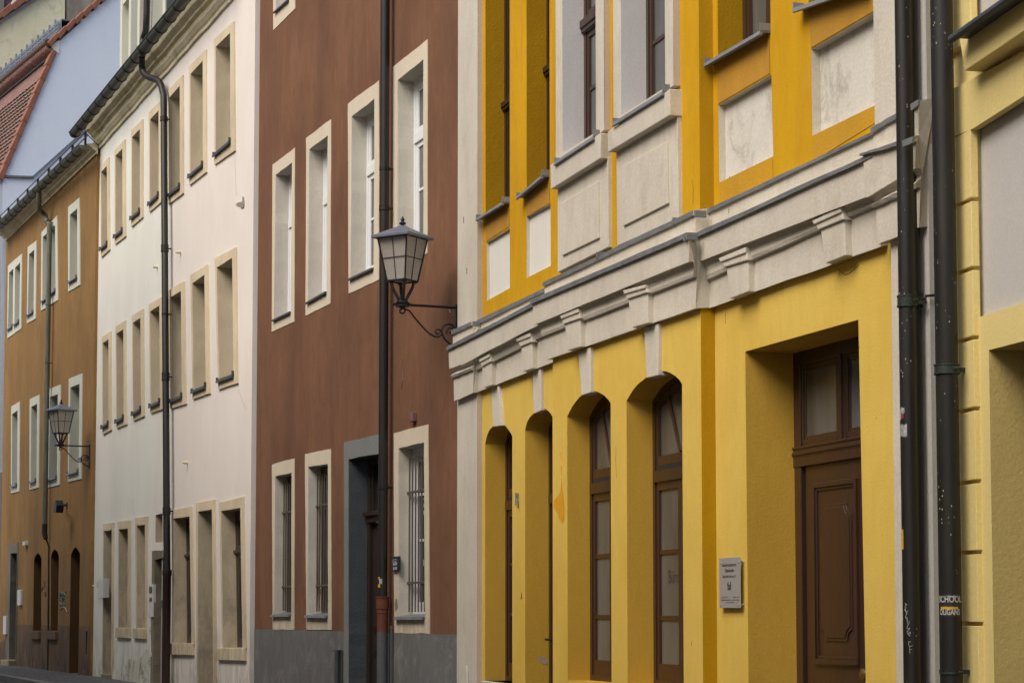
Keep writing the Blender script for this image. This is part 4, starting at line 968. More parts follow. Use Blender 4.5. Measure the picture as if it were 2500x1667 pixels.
# centre projection
W3=[Y.p('Y1',767,975,.15),(Y.s('Y1',765,300,.15),ZT-.5),(Y.s('Y1',976,300,.15),ZT-.5),Y.p('Y1',980,845,.15)]
W4=[Y.p('Y1',1142,735,.15),(Y.s('Y1',1139,300,.15),ZT-.5),(Y.s('Y1',1421,300,.15),ZT-.5),Y.p('Y1',1422,560,.15)]
loC=[(sC0,-.2),(sC1,-.2),(sC1,zsp),(sC0,zsp)]; upC=[(sC0,zsp),(sC1,zsp),(sC1,ZT),(sC0,ZT)]
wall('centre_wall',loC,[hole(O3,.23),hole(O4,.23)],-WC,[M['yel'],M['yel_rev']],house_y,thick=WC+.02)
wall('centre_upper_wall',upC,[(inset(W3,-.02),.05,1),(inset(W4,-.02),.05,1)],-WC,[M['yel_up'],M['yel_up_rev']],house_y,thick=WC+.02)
# the faces of the projection turned towards the camera get a darker yellow, their shade put into the colour
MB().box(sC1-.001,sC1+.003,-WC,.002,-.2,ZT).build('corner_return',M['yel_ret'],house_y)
# right part
dTL=Y.p('Y5',508,1070); dTR=Y.p('Y5',1243,863)
sdl=Y.s('Y6',460,900); sdr=Y.s('Y6',1210,800)
DO=[(sdl,.10),(sdl+(dTL[0]-sdl)*.3,dTL[1]),(dTR[0],dTR[1]),(sdr,.10)]
W5=[Y.p('Y4',417,475),(Y.s('Y4',412,150),ZT-.5),(Y.s('Y4',815,150),ZT-.5),Y.p('Y4',820,242)]
W6s=Y.p('Y4',1112,60); W6e=Y.p('R1',420,-110)
W6=[W6s,(W6s[0],ZT-.5),(W6e[0],ZT-.5),W6e]
P5=Y.poly('Y4',[(428,1397),(420,805),(825,573),(840,1197)]); P6=Y.poly('Y4',[(1140,1040),(1131,378),('R1',436,88),('R1',449,796)])
loR=[(sR0,-.2),(sE,-.2),(sE,zsp),(sR0,zsp)]; upR=[(sR0,zsp),(sE,zsp),(sE,ZT),(sR0,ZT)]
wall('right_wall',loR,[hole(DO,.42)],0,[M['yel'],M['yel_rev']],house_y)
wall('right_upper_wall',upR,[hole(W5,.20),hole(W6,.20),(P5,.05,2),(P6,.06,2)],0,[M['yel_up'],M['yel_up_rev'],M['stucco']],house_y)
for P,d,mt in ((P1,.028,'panel_clean'),(P2,.028,'panel_clean'),(P5,.048,'panel'),(P6,.058,'panel')):
    MB().add([(a,d,b) for a,b in inset(P,-.01)],[(0,1,2,3)]).build('wall_panel',M[mt],house_y)
# dull plates between sill and panel, shading under the sills put into their colour
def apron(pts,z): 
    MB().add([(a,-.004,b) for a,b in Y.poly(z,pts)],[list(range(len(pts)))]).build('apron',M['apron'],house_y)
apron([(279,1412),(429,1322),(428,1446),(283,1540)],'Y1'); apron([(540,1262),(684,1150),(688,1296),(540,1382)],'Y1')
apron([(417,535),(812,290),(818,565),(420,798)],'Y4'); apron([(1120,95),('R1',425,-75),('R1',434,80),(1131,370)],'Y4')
MB().add([(a,-.004,b) for a,b in Y.poly('Y4',[(432,1405),(1000,1120),('R1',452,805),('R1',460,960),(430,1555)])],[(0,1,2,3,4)]).build('apron',M['apron'],house_y) if False else None
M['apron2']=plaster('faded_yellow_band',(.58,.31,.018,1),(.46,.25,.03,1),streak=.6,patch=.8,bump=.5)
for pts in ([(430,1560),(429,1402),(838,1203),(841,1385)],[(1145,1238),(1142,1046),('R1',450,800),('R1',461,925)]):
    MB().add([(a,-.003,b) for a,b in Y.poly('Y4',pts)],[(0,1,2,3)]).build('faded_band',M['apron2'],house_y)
# pilasters at both ends
zPl=Y.p('Y2',130,1225,.05)[1]
MB().box(sP0,sP1,-.05,.05,-.2,ZT).build('pilaster',[M['stucco']],house_y)
MB().box(sP1-.001,sP1+.002,-.0495,.0,-.2,ZT).build('pilaster_return',M['stucco_rev'],house_y)
sQ1=Y.s('R1',765,300,.05)
sR2=Y.s('Y5',1455,800,.05)
MB().box(sR1,sQ1,-.05,.05,zsp,ZT).box(sR2,sQ1,-.05,.05,-.2,zsp-.0).build('pilaster',M['stucco'],house_y)
MB().box(sQ1+.001,sE,-.046,.05,-.2,ZT).build('end_strip',M['panel_clean'],house_y)

# white window surrounds of the centre part, sill heads, pedestals with raised panels
def blk(poly,w0,w1,mat,name,parent,ret=None,bev=.006):
    mb=MB(); mb.prism(poly,-w1,-w0,0,ms=0); return mb.build(name,M[mat],parent,bevel=bev)
for (Wp,lx,rx,sy,nm) in ((W3,723,1030,.15,0),(W4,1091,1474,.15,1)):
    a=Y.s('Y1',lx,500,.15); b=Y.s('Y1',rx,400,.15)
    zb=min(Wp[0][1],Wp[3][1])
    out=[(a,Wp[0][1]-.12),(a,ZT-.3),(b,ZT-.3),(b,Wp[3][1]-.02)]
    z0_=min(Wp[0][1],Wp[3][1]); hh_=ZT-.5-z0_; fr=lambda x,y: (Y.p('Y1',x,y,-.03)[1]-z0_)/hh_
    w=window(Wp,(.195 if nm else .18),house_y,'wood','glass_m',fw=.045,sw=.045,bars_h=(fr(1380,232),) if nm else (fr(960,550),),transom=(fr(930,150) if nm==0 else None),tw=.13,transom_bar=(nm==0),y=-.15)
    mb=MB(); mb.sheet(wobble(out,.002),[Wp],-.15,0); mb.wallside(out,-.15,-WC,1); mb.wallside(Wp,-.15,.10,2)
    mb.build('surround',[M['stucco'],M['stucco_rev'],M['lav']],w)
    sl=[Y.p('Y1',*q,.205) for q in (((712,1035),(962,868)) if nm==0 else ((1085,785),(1405,582)))]
    sill(sl[0],sl[1],.205,.028,.0,.0,.07,w,'zinc_l',up=True)
HB=[([(690,1052),(955,882),(1010,850),(1006,1012),(693,1208)],[(735,1195),(1056,1000),('Y2',1058,270),('Y2',735,430)],[(765,1297),(1000,1157),(1003,1520),('Y2',770,325)]),
    ([(1053,842),(1385,620),(1450,566),(1450,737),(1058,972)],[(1109,945),(1498,710),('Y2',1506,90),('Y2',1115,262)],[(1150,1066),(1440,906),(1446,1300),(1160,1444)])]
for hb,pd,rp in HB:
    p=Y.poly('Y1',hb,.19); hd=blk(p,.05,.19,'stucco','sill_block',house_y)
    p=Y.poly('Y1',pd,.13); pdm=MB(); pdm.prism(p,-.13,-.05,0); pdm=pdm.build('pedestal',M['stucco'],house_y,bevel=.004)
    p=Y.poly('Y1',rp,.135); g=MB(); g.prism(p,-.146,-.125,0); g.build('raised_panel',M['stucco'],pdm,bevel=.004)
# plain windows of the side parts
for Wp,tr,bh in ((W1,.66,(.3,)),(W2,.6,(.3,)),(W5,None,()),(W6,.6,())):
    zt=None; z0_=min(Wp[0][1],Wp[3][1]); fr=lambda x,y: (Y.p('Y1',x,y,-.18)[1]-z0_)/(ZT-.5-z0_)
    tr=fr(405,675) if Wp is W1 else (fr(670,455) if Wp is W2 else tr); bh=()
    w=window(Wp,.18,house_y,'wood_d' if Wp is not W5 else 'wood','glass_d' if Wp is not W5 else 'glass_m',fw=.05,sw=.045,bars_h=bh,transom=tr,tw=.10,transom_bar=tr is not None)
    z0=Wp[0]; z1=Wp[3]
    sill(z0,z1,.072,.026,.07,.0,.19,w,'zinc_l')
# arched ground floor windows
def zy(z,x,y,w): return Y.p(z,x,y,w)[1]
def arch_window(poly,dep,yf,zt,bars,parent,nm='window',panem='glass_m',tw=.15):
    yb=yf+dep; p0=inset(poly,-.03); p1=inset(poly,.045); p2=inset(poly,.095); p3=inset(poly,.108)
    x0=min(q[0] for q in poly); x1=max(q[0] for q in poly); z0=min(q[1] for q in poly); z1=max(q[1] for q in poly)
    mb=MB()
    mb.sheet(p0,[p1],yb,0); mb.wallside(p1,yb,yb+.03,0)
    mb.sheet(inset(poly,.040),[p2],yb+.009,0); mb.wallside(p2,yb+.009,yb+.03,0)
    mb.sheet(inset(poly,.093),[p3],yb+.015,0); mb.wallside(p3,yb+.015,yb+.03,0)
    mb.box(x0+.03,x1-.03,yb-.012,yb+.03,zt-tw*.55,zt)             # transom
    mb.box(x0+.06,x1-.06,yb+.006,yb+.03,zt,zt+.035,1)             # dark gap
    mb.box(x0+.07,x1-.07,yb+.0085,yb+.03,zt+.037,zt+.105)           # fanlight bottom rail
    mb.box(x0+.07,x1-.07,yb+.0085,yb+.03,zt-tw*.55-.06,zt-tw*.55)
    xm=(x0+x1)/2
    for s_ in (-1,1):
        a=Vector((xm+s_*(x1-x0)*.24,z1-.13)); b=Vector((xm+s_*.03,zt+.11)); n_=Vector((-(b-a).y,(b-a).x)).normalized()*.018
        mb.prism([tuple(a-n_),tuple(b-n_),tuple(b+n_),tuple(a+n_)],yb+.010,yb+.03)
    mb.box(xm-.055,xm+.055,yb+.004,yb+.03,z0+.03,zt-tw*.5)
    for zb in bars: mb.box(x0+.09,x1-.09,yb+.013,yb+.03,zb-.016,zb+.016)
    mb.box(x0+.065,x1-.065,yb+.0085,yb+.03,z0+.06,z0+.16)
    o=mb.build(nm,[M['wood'],M['sticker_k']],parent)
    g=MB(); g.add([(a,yb+.023,b) for a,b in inset(poly,.03)],[list(range(len(poly)))]); g.build('pane',M[panem],o)
    return o
wq=-.10-.0
aw4=arch_window(O4,.20,-WC,zy('Y3',1170,218,-.10),[zy('Y3',1270,731,-.14),zy('Y3',1270,1152,-.14)],house_y)
aw3=arch_window(O3,.185,-WC,zy('Y3',765,300,-.10),[zy('Y3',840,760,-.14),zy('Y3',840,1145,-.14)],house_y)
aw1=arch_window(O1,.19,0,zy('Y3',225,408,-.19),[zy('Y3',255,810,-.2),zy('Y3',255,1130,-.2)],house_y,panem='glass_d')
aw2=arch_window(O2,.21,0,zy('Y3',490,365,-.21),[],house_y,'door','glass_d')
hd=MB(); a=Y.p('Y3',508,1290,-.19); x=a[0]-.0
hz=a[1]; xl=min(q[0] for q in O2)
xh=Y.s('Y3',497,1290,-.14)
hd.tube([(xh+.045,.21,hz),(xh+.045,.14,hz),(xh-.03,.12,hz+.004)],.010,8).box(xh+.03,xh+.065,.195,.215,hz-.14,hz+.1).build('handle',M['brass'] if False else M['iron'],aw2,smooth=False)
MB().box(min(q[0] for q in O1)-.01,max(q[0] for q in O1)+.01,-.03,.2,zA1-.05,zA1).build('sill',M['stucco'],aw1,bevel=.006)
# BÜRO lettering on the panes
def text_mesh(txt,size,sx=1.0,align='CENTER',bold=0.0):
    cu=D.curves.new('t','FONT'); cu.body=txt; cu.size=size; cu.align_x=align; cu.align_y='CENTER'; cu.offset=bold
    o=D.objects.new('t',cu); col.objects.link(o); dg=bpy.context.evaluated_depsgraph_get(); dg.update()
    me=D.meshes.new_from_object(o.evaluated_get(dg)); vs=[(v.co.x*sx,v.co.y) for v in me.vertices]; fs=[list(p.vertices) for p in me.polygons]
    D.objects.remove(o,do_unlink=True); D.curves.remove(cu); D.meshes.remove(me); return vs,fs
def put_text(txt,size,x,y,z,mat,name,parent,sx=1.0,align='CENTER'):
    vs,fs=text_mesh(txt,size,sx,align); mb=MB(); mb.add([(x+a,y,z+b) for a,b in vs],fs); return mb.build(name,M[mat],parent)
for aw,q in ((aw4,('Y3',1283,892)),(aw3,('Y3',858,910))):
    a=Y.p(*q,-.11); put_text('Büro',.135,a[0],.1215,a[1],'ink_l','lettering',aw,sx=.80)
# front door
yb=.335; x0,x1=DO[0][0],DO[3][0]+.10; z1=dTR[1]+.02; x0=DO[0][0]-.02
def zd(x,y,w=-.335): return Y.p('Y6',x,y,w)[1]
zt0=zd(800,105); zt1=zd(800,62); zl=zd(820,185); 
mb=MB()
mb.box(x0,x0+.10,yb,yb+.09,0,z1); mb.box(x1-.10,x1,yb,yb+.09,0,z1); mb.box(x0+.1,x1-.1,yb,yb+.08,z1-.10,z1)
xm=Y.s('Y5',1127,1150,-.335)
mb.box(xm-.05,xm+.05,yb+.003,yb+.06,zt1,z1-.09)
mb.box(xm-.02,xm+.02,yb-.010,yb+.02,zt1,z1-.09)
for (xa,xb2) in ((x0+.1,xm-.05),(xm+.05,x1-.1)):
    for (e0,e1,yy) in ((0,.025,.008),(.025,.045,.016)):
        mb.box(xa+e0,xa+e1,yb+yy,yb+.04,zt1+.01,z1-.10); mb.box(xb2-e1,xb2-e0,yb+yy,yb+.04,zt1+.01,z1-.10); mb.box(xa+e1,xb2-e1,yb+yy+.001,yb+.04,zt1+.0,zt1+.02+e1); mb.box(xa+e1,xb2-e1,yb+yy+.001,yb+.04,z1-.10-e1,z1-.09)
mb.box(x0-.0,x1+.0,yb-.008,yb+.05,zl,zt1-.0)           # transom beam
mb.box(x0-.0,x1,yb-.018,yb,zt0-.010,zt0+.012); mb.box(x0-.0,x1,yb-.012,yb,zt0-.022,zt0-.010); mb.box(x0-.005,x1,yb-.016,yb,zt1-.014,zt1+.004)
door_y=mb.build('door',M['wood'],house_y,bevel=.005)
g=MB(); g.box(x0+.1,x1-.1,yb+.025,yb+.03,zt1,z1-.05); g.build('pane',M['glass_m'],door_y)
lf=MB(); lx0,lx1=x0+.13,x1-.10; lf.box(lx0,lx1,yb+.02,yb+.08,.05,zl)
lm=lx0+.93 if False else (lx0+lx1)/2+.0
# one wide leaf with a long moulded panel
pa=Y.s('Y6',866,900,-.33); pb=Y.s('Y6',1146,900,-.33)
pz1=zd(1000,278,-.33); pz0=zd(1000,1447,-.33)
def frame(lf,a,b,c,d,t,y0,y1):
    lf.box(a,a+t,y0,y1,c,d); lf.box(b-t,b,y0,y1,c,d); lf.box(a+t,b-t,y0,y1,d-t,d); lf.box(a+t,b-t,y0,y1,c,c+t)
frame(lf,pa,pb,pz0,pz1,.030,yb+.0,yb+.021); frame(lf,pa+.030,pb-.030,pz0+.030,pz1-.030,.018,yb+.010,yb+.021)
# raised field with notched corners
c=.07; ia,ib,ja,jb_=pa+.085,pb-.085,pz0+.14,pz1-.14
def notched(ia,ib,ja,jb_,c):
    P=[]
    for (cx_,cz_,sx_,sz_) in ((ia,ja,1,1),(ib,ja,-1,1),(ib,jb_,-1,-1),(ia,jb_,1,-1)):
        arc=[(cx_+sx_*c*math.cos(t),cz_+sz_*c*math.sin(t)) for t in [math.pi/2*k/6 for k in range(7)]]
        if (sx_,sz_) in ((-1,1),(1,-1)): P+=arc
        else: P+=arc[::-1]
    return P
N1=notched(ia,ib,ja,jb_,c); N2=inset(N1,.02)
lf.prism(N1,yb+.012,yb+.022); lf.prism(N2,yb+.006,yb+.014)
# second, lower panel
frame(lf,pa,pb,.22,pz0-.16,.035,yb,yb+.031)
leaf=lf.build('door_leaf',M['wood'],door_y,bevel=.004)
kx=Y.p('Y6',1190,1512,-.30)
MB().tube([(kx[0],.39,kx[1]),(kx[0],.34,kx[1]),(kx[0],.33,kx[1]),(kx[0],.30,kx[1]),(kx[0],.29,kx[1])],[.014,.014,.034,.034,.02],14).build('knob',M['brass'],door_y,smooth=True)
MB().box(lx1-.0,lx1+.02,yb+.0,yb+.05,.05,zl).build('cover_strip',M['wood_d'],door_y)

# keystones above the arches and on the frieze
def taper(z,pts,w0,w1,name='keystone'):
    mb=MB(); mb.prism(Y.poly(z,pts,w1),-w1,-w0,0); return mb.build(name,M['stucco'],house_y,bevel=.005)
taper('Y2',[(308,1160),(358,1140),(375,1408),(323,1416)],-.03,.03)
taper('Y2',[(574,1050),(628,1030),(627,1312),(584,1332)],-.03,.03)
taper('Y2',[(866,938),(944,905),(944,1197),(887,1216)],.05,WC+.03)
taper('Y2',[(1286,785),(1378,755),(1375,1087),(1303,1105)],.05,WC+.03)

# main cornice: lofts of the same profile, bending with each wall section
def loftsec(L,R,wadd,ends=(True,True),wU=.07,wL=.15,wF=.14,wC=.07,wR=.045):
    """L,R: dict of surveyed points for rows U1 U2 L1 L2 F2 C R"""
    base=(Y.s(*L['R'],wR+wadd),Y.s(*R['R'],wR+wadd))
    def col_(P):
        sgn=1 if P is R else -1; out=[]
        def q(k,w,dz=0):
            a=Y.p(*L[k],w+wadd); b=Y.p(*R[k],w+wadd); e=sgn*(w-wR); s=base[P is R]+e
            return (s,-(w+wadd),a[1]+(b[1]-a[1])*(s-a[0])/(b[0]-a[0])+dz)
        u1=q('U1',wU); out.append((u1[0],-.0,u1[2]+.03)); out.append(u1); u2=q('U2',wU); out.append(u2)
        out.append((u2[0],-(wU-.018+wadd),u2[2])) 
        l1=q('L1',wL); out.append((u2[0],-(wU-.018+wadd),l1[2]+.02)); out.append(l1); l2=q('L2',wL); out.append(l2)
        out.append((l2[0],-(wL-.022+wadd),l2[2])); f2=q('F2',wF-.015); out.append(f2)
        out.append((f2[0],-(wF-.045+wadd),f2[2]+.004))
        c=q('C',wC); hgt=f2[2]-c[2]
        for t in (.12,.25): out.append((f2[0],-(wF-.05+wadd-.01*t*4),f2[2]-hgt*t))
        for t,ww in ((.3,wF-.062),(.5,(wF-.062)*.65+wC*.35),(.75,wC*1.1),(.97,wC)): out.append((f2[0]+(c[0]-f2[0])*t,-(ww+wadd),f2[2]-hgt*t))
        out.append((c[0],-(wR+wadd),c[2]))
        r=q('R',wR); out.append(r); out.append((r[0],0.0,r[2]+.012))
        return out
    A,B=col_(L),col_(R); mats=[1,1,1,0,0,1,1]+[0]*20
    n=8; mb=MB(); prev=A
    for j in range(1,n+1):
        t=j/n; cur=[tuple(a[i]+(b[i]-a[i])*t for i in range(3)) for a,b in zip(A,B)]
        if j<n: cur=[(p[0],p[1]+random.uniform(-.0015,.0015),p[2]+random.uniform(-.003,.003)) for p in cur]
        mb.loft(prev,cur,0,False,mats); prev=cur
    for P,e in ((A,ends[0]),(B,ends[1])):
        if e: mb.add(P,[list(range(len(P)))],0)
    return mb
Lp=('Y2',0,0)
def P_(**k): return k
secs=[]
# end block at the left pilaster
secs.append(loftsec(P_(U1=('Y2',55,800),U2=('Y2',55,828),L1=('Y2',25,905),L2=('Y2',25,928),F2=('Y2',38,1048),C=('Y2',60,1105),R=('Y2',75,1252)),
                    P_(U1=('Y2',182,746),U2=('Y2',187,768),L1=('Y2',211,811),L2=('Y2',211,836),F2=('Y2',170,997),C=('Y2',187,1055),R=('Y2',196,1198)),0,wU=.12,wF=.148,wL=.155,wC=.115,wR=.095))
secs.append(loftsec(P_(U1=('Y2',190,752),U2=('Y2',190,778),L1=('Y2',211,811),L2=('Y2',211,836),F2=('Y2',170,997),C=('Y2',200,1064),R=('Y2',195,1206)),
                    P_(U1=('Y2',660,525),U2=('Y2',660,548),L1=('Y2',600,612),L2=('Y2',600,636),F2=('Y2',600,772),C=('Y2',680,818),R=('Y2',720,998)),0,wF=.148,wL=.155))
secs.append(loftsec(P_(U1=('Y2',605,512),U2=('Y2',607,535),L1=('Y2',505,632),L2=('Y2',508,656),F2=('Y2',560,775),C=('Y2',645,838),R=('Y2',664,988)),
                    P_(U1=('Y5',173,172),U2=('Y5',173,204),L1=('Y5',110,322),L2=('Y5',110,354),F2=('Y5',135,505),C=('Y5',190,592),R=('Y5',204,790)),WC))
secs.append(loftsec(P_(U1=('Y5',225,183),U2=('Y5',225,210),L1=('Y5',175,324),L2=('Y5',175,352),F2=('Y5',185,509),C=('Y5',280,609),R=('Y5',280,794)),
                    P_(U1=('R1',360,1030),U2=('R1',360,1054),L1=('R1',610,1076),L2=('R1',610,1108),F2=('R1',400,1492),C=('R1',430,1572),R=('N',2150,602.5)),0))
secs.append(loftsec(P_(U1=('R1',335,1018),U2=('R1',340,1056),L1=('R1',596,1083),L2=('R1',598,1116),F2=('R1',375,1505),C=('R1',410,1591),R=('R1',450,1871)),
                    P_(U1=('R1',758,765),U2=('R1',758,806),L1=('R1',712,1045),L2=('R1',712,1085),F2=('R1',703,1308),C=('R1',745,1440),R=('R2',765,172)),0,wU=.12,wF=.155,wL=.165,wC=.115,wR=.095))
allm=MB()
for s_ in secs:
    n0=len(allm.v); allm.v+=s_.v; allm.f+=[[n0+i for i in f] for f in s_.f]; allm.m+=s_.m
cor=allm.build('cornice',[M['stucco'],M['zinc']],house_y)
# joint folds in the flashing
for q in (('Y2',985,318,WC+.075),('Y2',1470,100,WC+.075),('Y5',200,185,WC+.075),('Y5',145,330,WC+.155),('Y2',1540,208,WC+.155),('Y2',195,757,.125)):
    a=Y.p(q[0],q[1],q[2],q[3]); MB().box(a[0]-.009,a[0]+.009,-q[3]-.003,-q[3]+.08,a[1]-.026,a[1]+.020).build('flashing_joint',M['zinc'],cor,bevel=.003)
def bracket(z,cap,body,w):
    mb=MB(); mb.prism(Y.poly(z,cap,w+.012),-w-.015,-w+.06,0); mb.prism(Y.poly(z,body,w),-w,-w+.06,0); 
    c=Y.poly(z,cap,w+.012); mb.prism([(c[3][0]*.45+c[0][0]*.55,c[3][1]*.45+c[0][1]*.55),(c[0][0]-.008,c[0][1]),(c[1][0]+.008,c[1][1]),(c[2][0]*.45+c[1][0]*.55,c[2][1]*.45+c[1][1]*.55)],-w-.026,-w+.05,0) 
    mb.build('frieze_block',M['stucco'],cor,bevel=.006)
bracket('Y2',[(242,985),(306,950),(309,1000),(250,1032)],[(252,1030),(312,998),(312,1150),(262,1168)],.09)
bracket('Y2',[(475,850),(565,818),(570,875),(497,905)],[(502,903),(570,874),(572,1045),(514,1065)],.09)
bracket('Y2',[(762,703),(875,657),(878,725),(772,762)],[(780,760),(878,725),(880,905),(800,930)],.09+WC)
bracket('Y2',[(1163,545),(1300,512),(1306,560),(1180,602)],[(1185,602),(1308,562),(1310,755),(1210,785)],.09+WC)
bracket('Y5',[(363,472),(530,402),(535,485),(388,530)],[(400,528),(538,484),(540,685),(425,730)],.09)
bracket('Y5',[(962,232),(1138,145),(1148,225),(985,292)],[(1000,288),(1150,224),(1160,455),(1035,505)],.09)
# peeled paint, bare spot, chips, cracks, small clip
wallpatch(Y,'Y3',[(577,270),(572,340),(548,385),(530,402),(527,440),(540,470),(552,480),(560,520),(585,550),(592,500),(593,440),(588,380),(580,330)],WC+.003,'peel','peeled_paint',house_y)
a=Y.poly('Y3',[(432,1405),(445,1393),(468,1402),(485,1425),(487,1448),(468,1446),(445,1432),(433,1418)],0)
mb=MB(); 
for z_,pts in ((0,[(432,1405),(445,1393),(468,1402),(485,1425),(487,1448),(468,1446),(445,1432),(433,1418)]),):
    s0_=O2[0][0]+.0; V=[Y.ps('Y3',x,y,s0_+.003) for x,y in pts]; mb.add([(s0_+.003,a,b) for a,b in V],[list(range(len(V)))])
mb.build('bare_patch',M['bare'],house_y)
scribble(Y,'Y3',[(570,95),(573,150),(580,180),(575,230),(577,270)],WC+.001,.004,'peel','crack',house_y)
scribble(Y,'Y3',[(283,440),(283,355),(298,355),(298,440)],.012,.005,'zinc','wire_clip',house_y)
scribble(Y,'Y3',[(287,360),(293,400),(299,450)],.012,.006,'zinc_dark','wire_clip',house_y)
scribble(Y,'Y3',[(318,1035),(322,990),(326,1030)],.001,.004,'crack','crack',house_y)
scribble(Y,'Y5',[(1110,535),(1135,560),(1160,578),(1190,565),(1225,535),(1245,515)],.001,.0018,'crack','crack',house_y)
scribble(Y,'Y4',[(500,1395),(505,1350)],.001,.002,'crack','crack',house_y)
scribble(Y,'Y3',[(1448,1072),(1440,1100)],.001,.003,'crack','crack',house_y)
scribble(Y,'R1',[(1175,715),(1172,745)],.001,.002,'crack','crack',house_y) if False else None
for q in (('Z9',1198,265),('Z9',1222,655)):
    a=Y.p(*q,.051); MB().box(a[0]-.008,a[0]+.008,-.052,-.048,a[1]-.04,a[1]+.02).build('chip',M['crack'],house_y)
scribble(Y,'Z10',[(1222,1434),(1226,1480),(1228,1567)],.06,.010,'lav','cable',house_y)
# weathering lines: run-off below ledges and hairline cracks
rnd=random.Random(21)
for z_,pts,w_ in (('Y5',[(395,890),(393,850),(396,820)],0.001),('Y6',[(520,565),(600,572),(700,568),(800,570)],None),('Y4',[(225,1567),(228,1450),(222,1380)],WC+.001),
                  ('Y3',[(925,60),(923,150),(928,260)],WC+.0005),('Y3',[(1405,1330),(1408,1300)],WC+.001)):
    if w_ is not None: scribble(Y,z_,pts,w_,.0016,'crack','crack',house_y)
scribble(Y,'Y5',[(415,185),(417,150)],.12,.003,'crackw','crack',house_y)
# double downpipe
def ypx(z,x,y,w): return pp(Y,z,x,y,w)
wA=.245
xa=(Y.s('R1',642,700,wA)+Y.s('R3',328,900,wA))/2
rA=.043
pb_=MB()
P=[(xa,-wA,ZT),(xa,-wA,-.1)]
dpa=downpipe(P,rA,house_y,'pipe',[(Y.p('R2',700,730,wA)[1],.06,rA*1.14),],'verd')
sc2=.10
xb_=(Y.s('R1',690,500,sc2)+Y.s('R2',738,800,sc2))/2
downpipe([(xb_,-sc2,ZT),(xb_,-sc2,-.1)],.037,house_y,'pipe_w',[(Y.p('R2',740,725,sc2)[1],.07,.046)],'verd')
MB().tube([(xb_+.03,-sc2,Y.p('R2',800,750,sc2)[1]),(xb_+.09,-sc2+.02,Y.p('R2',812,740,sc2)[1]),(xb_+.09,-sc2+.02,Y.p('R2',812,690,sc2)[1]),(xb_+.11,-sc2+.1,Y.p('R2',822,675,sc2)[1])],.008,6).build('pipe_hook',M['verd'],house_y)
# scraps of flashing folded round the pipes
for q,w in (([(697,800),(757,762),(757,808),(702,848)],.255),([(634,1078),(712,1046),(712,1096),(638,1126)],.30)):
    p=Y.poly('R1',q,w); MB().prism(p,-w,-w+.012).build('flashing_fold',M['zinc'],cor)

# ================================================================== PALE YELLOW HOUSE on the right
house_r=empty('pale_yellow_house','pale yellow house with grooved corner, grey wall fields and deep doorway','house',RI)
R=RI; r0=R.s('N',2300,800); zt=11
gx=R.s('R1',1183,1200); rEnd=r0+6.0
gA=[R.p('R2',1190,870),R.p('R1',1183,968),R.p('R1',1568,728),R.p('R2',1568,748)]
def ext(a,b,s): k=(b[1]-a[1])/(b[0]-a[0]); return (s,a[1]+k*(s-a[0]))
gx2=gx+1.9
GF=[gA[0],gA[1],ext(gA[1],gA[2],gx2),ext(gA[0],gA[3],gx2)]
dl=R.s('R3',843,800); dz=R.p('R2',1287,1115); dz2=R.p('R2',1568,1042)
DR=[(dl,.1),(dl,dz[1]),ext((dl,dz[1]),dz2,dl+1.7),(dl+1.7,.1)]
U0_=R.p('R1',1190,165)
UF=[(gx,U0_[1]-.25),(gx,zt-.5),(gx2,zt-.5),(gx2,U0_[1]+.1)]
outer=[(r0,-.2),(rEnd,-.2),(rEnd,zt),(r0,zt)]
wall('wall',outer,[(GF,.035,0),(DR,.45,1),(UF,.035,0)],0,[M['pale'],M['pale_rev']],house_r)
mb=MB()
for q in (GF,UF): mb.add([(a,.033,b) for a,b in inset(q,-.01)],[(0,1,2,3)])
mb.build('wall_field',M['greyfield'],house_r)
x0,x1=DR[0][0],DR[3][0]; d=MB(); d.box(x0-.02,x1+.02,.43,.5,0,DR[2][1]+.1); 
for (a,b) in ((.3,1.0),(1.15,2.1)):
    d.box(x0+.2,(x0+x1)/2-.08,.41,.44,a,b); d.box((x0+x1)/2+.08,x1-.2,.41,.44,a,b)
d.build('door',M['wood'],house_r,bevel=.005)
# grooved corner strip: blocks standing 3 cm proud with open joints between them
gys=[('R1',1180,-40),('R1',1185,975+0),('R1',1185,1515),('R2',1185,478),('R2',1170,1018),('R2',1182,1560),('R3',740,280),('R3',755,731),('R3',770,1190),]
zsj=sorted([R.p(z,x,y,.03)[1] for z,x,y in gys[2:]]+[R.p('R1',1060,1030,.03)[1]],reverse=True)
s_l=r0; s_r=R.s('R1',1160,1300,.03)
allz=zsj+[zsj[-1]-.40,-.2]
mb=MB(); 
for j in range(len(allz)-1):
    top_=allz[j]-.010; bot_=allz[j+1]+.010
    mb.box(s_l,s_r,-.03,.01,bot_,top_)
mb.build('corner_block',M['pale'],house_r,bevel=.003)
# upper part: band, moulding and sill
b0=R.p('R1',1060,600,.03); b1=R.p('R1',1182,960,.03)
BND=[(r0,zsj[0]+.014),(s_r,zsj[0]+.05)]
mb=MB(); mb.prism([(r0,zsj[0]+.014),R.p('R1',1178,985,.03),R.p('R1',1568,735,.03),R.p('R1',1568,395,.03),(r0,R.p('R1',1050,650,.03)[1])],-.03,.01)
mb.build('band',M['pale'],house_r)
mo=[R.p('R1',1112,547,.12),R.p('R1',1072,300,.12),R.p('R1',1460,20,.12),R.p('R1',1568,240,.12)]
k1=(mo[2][1]-mo[1][1])/(mo[2][0]-mo[1][0]); k2=(mo[3][1]-mo[0][1])/(mo[3][0]-mo[0][0]); xe=mo[0][0]+1.9
mb=MB(); mb.prism([mo[0],mo[1],(xe,mo[1][1]+k1*(xe-mo[1][0])),(xe,mo[0][1]+k2*(xe-mo[0][0]))],-.12,.0); mb.build('sill_block',M['pale'],house_r,bevel=.006)
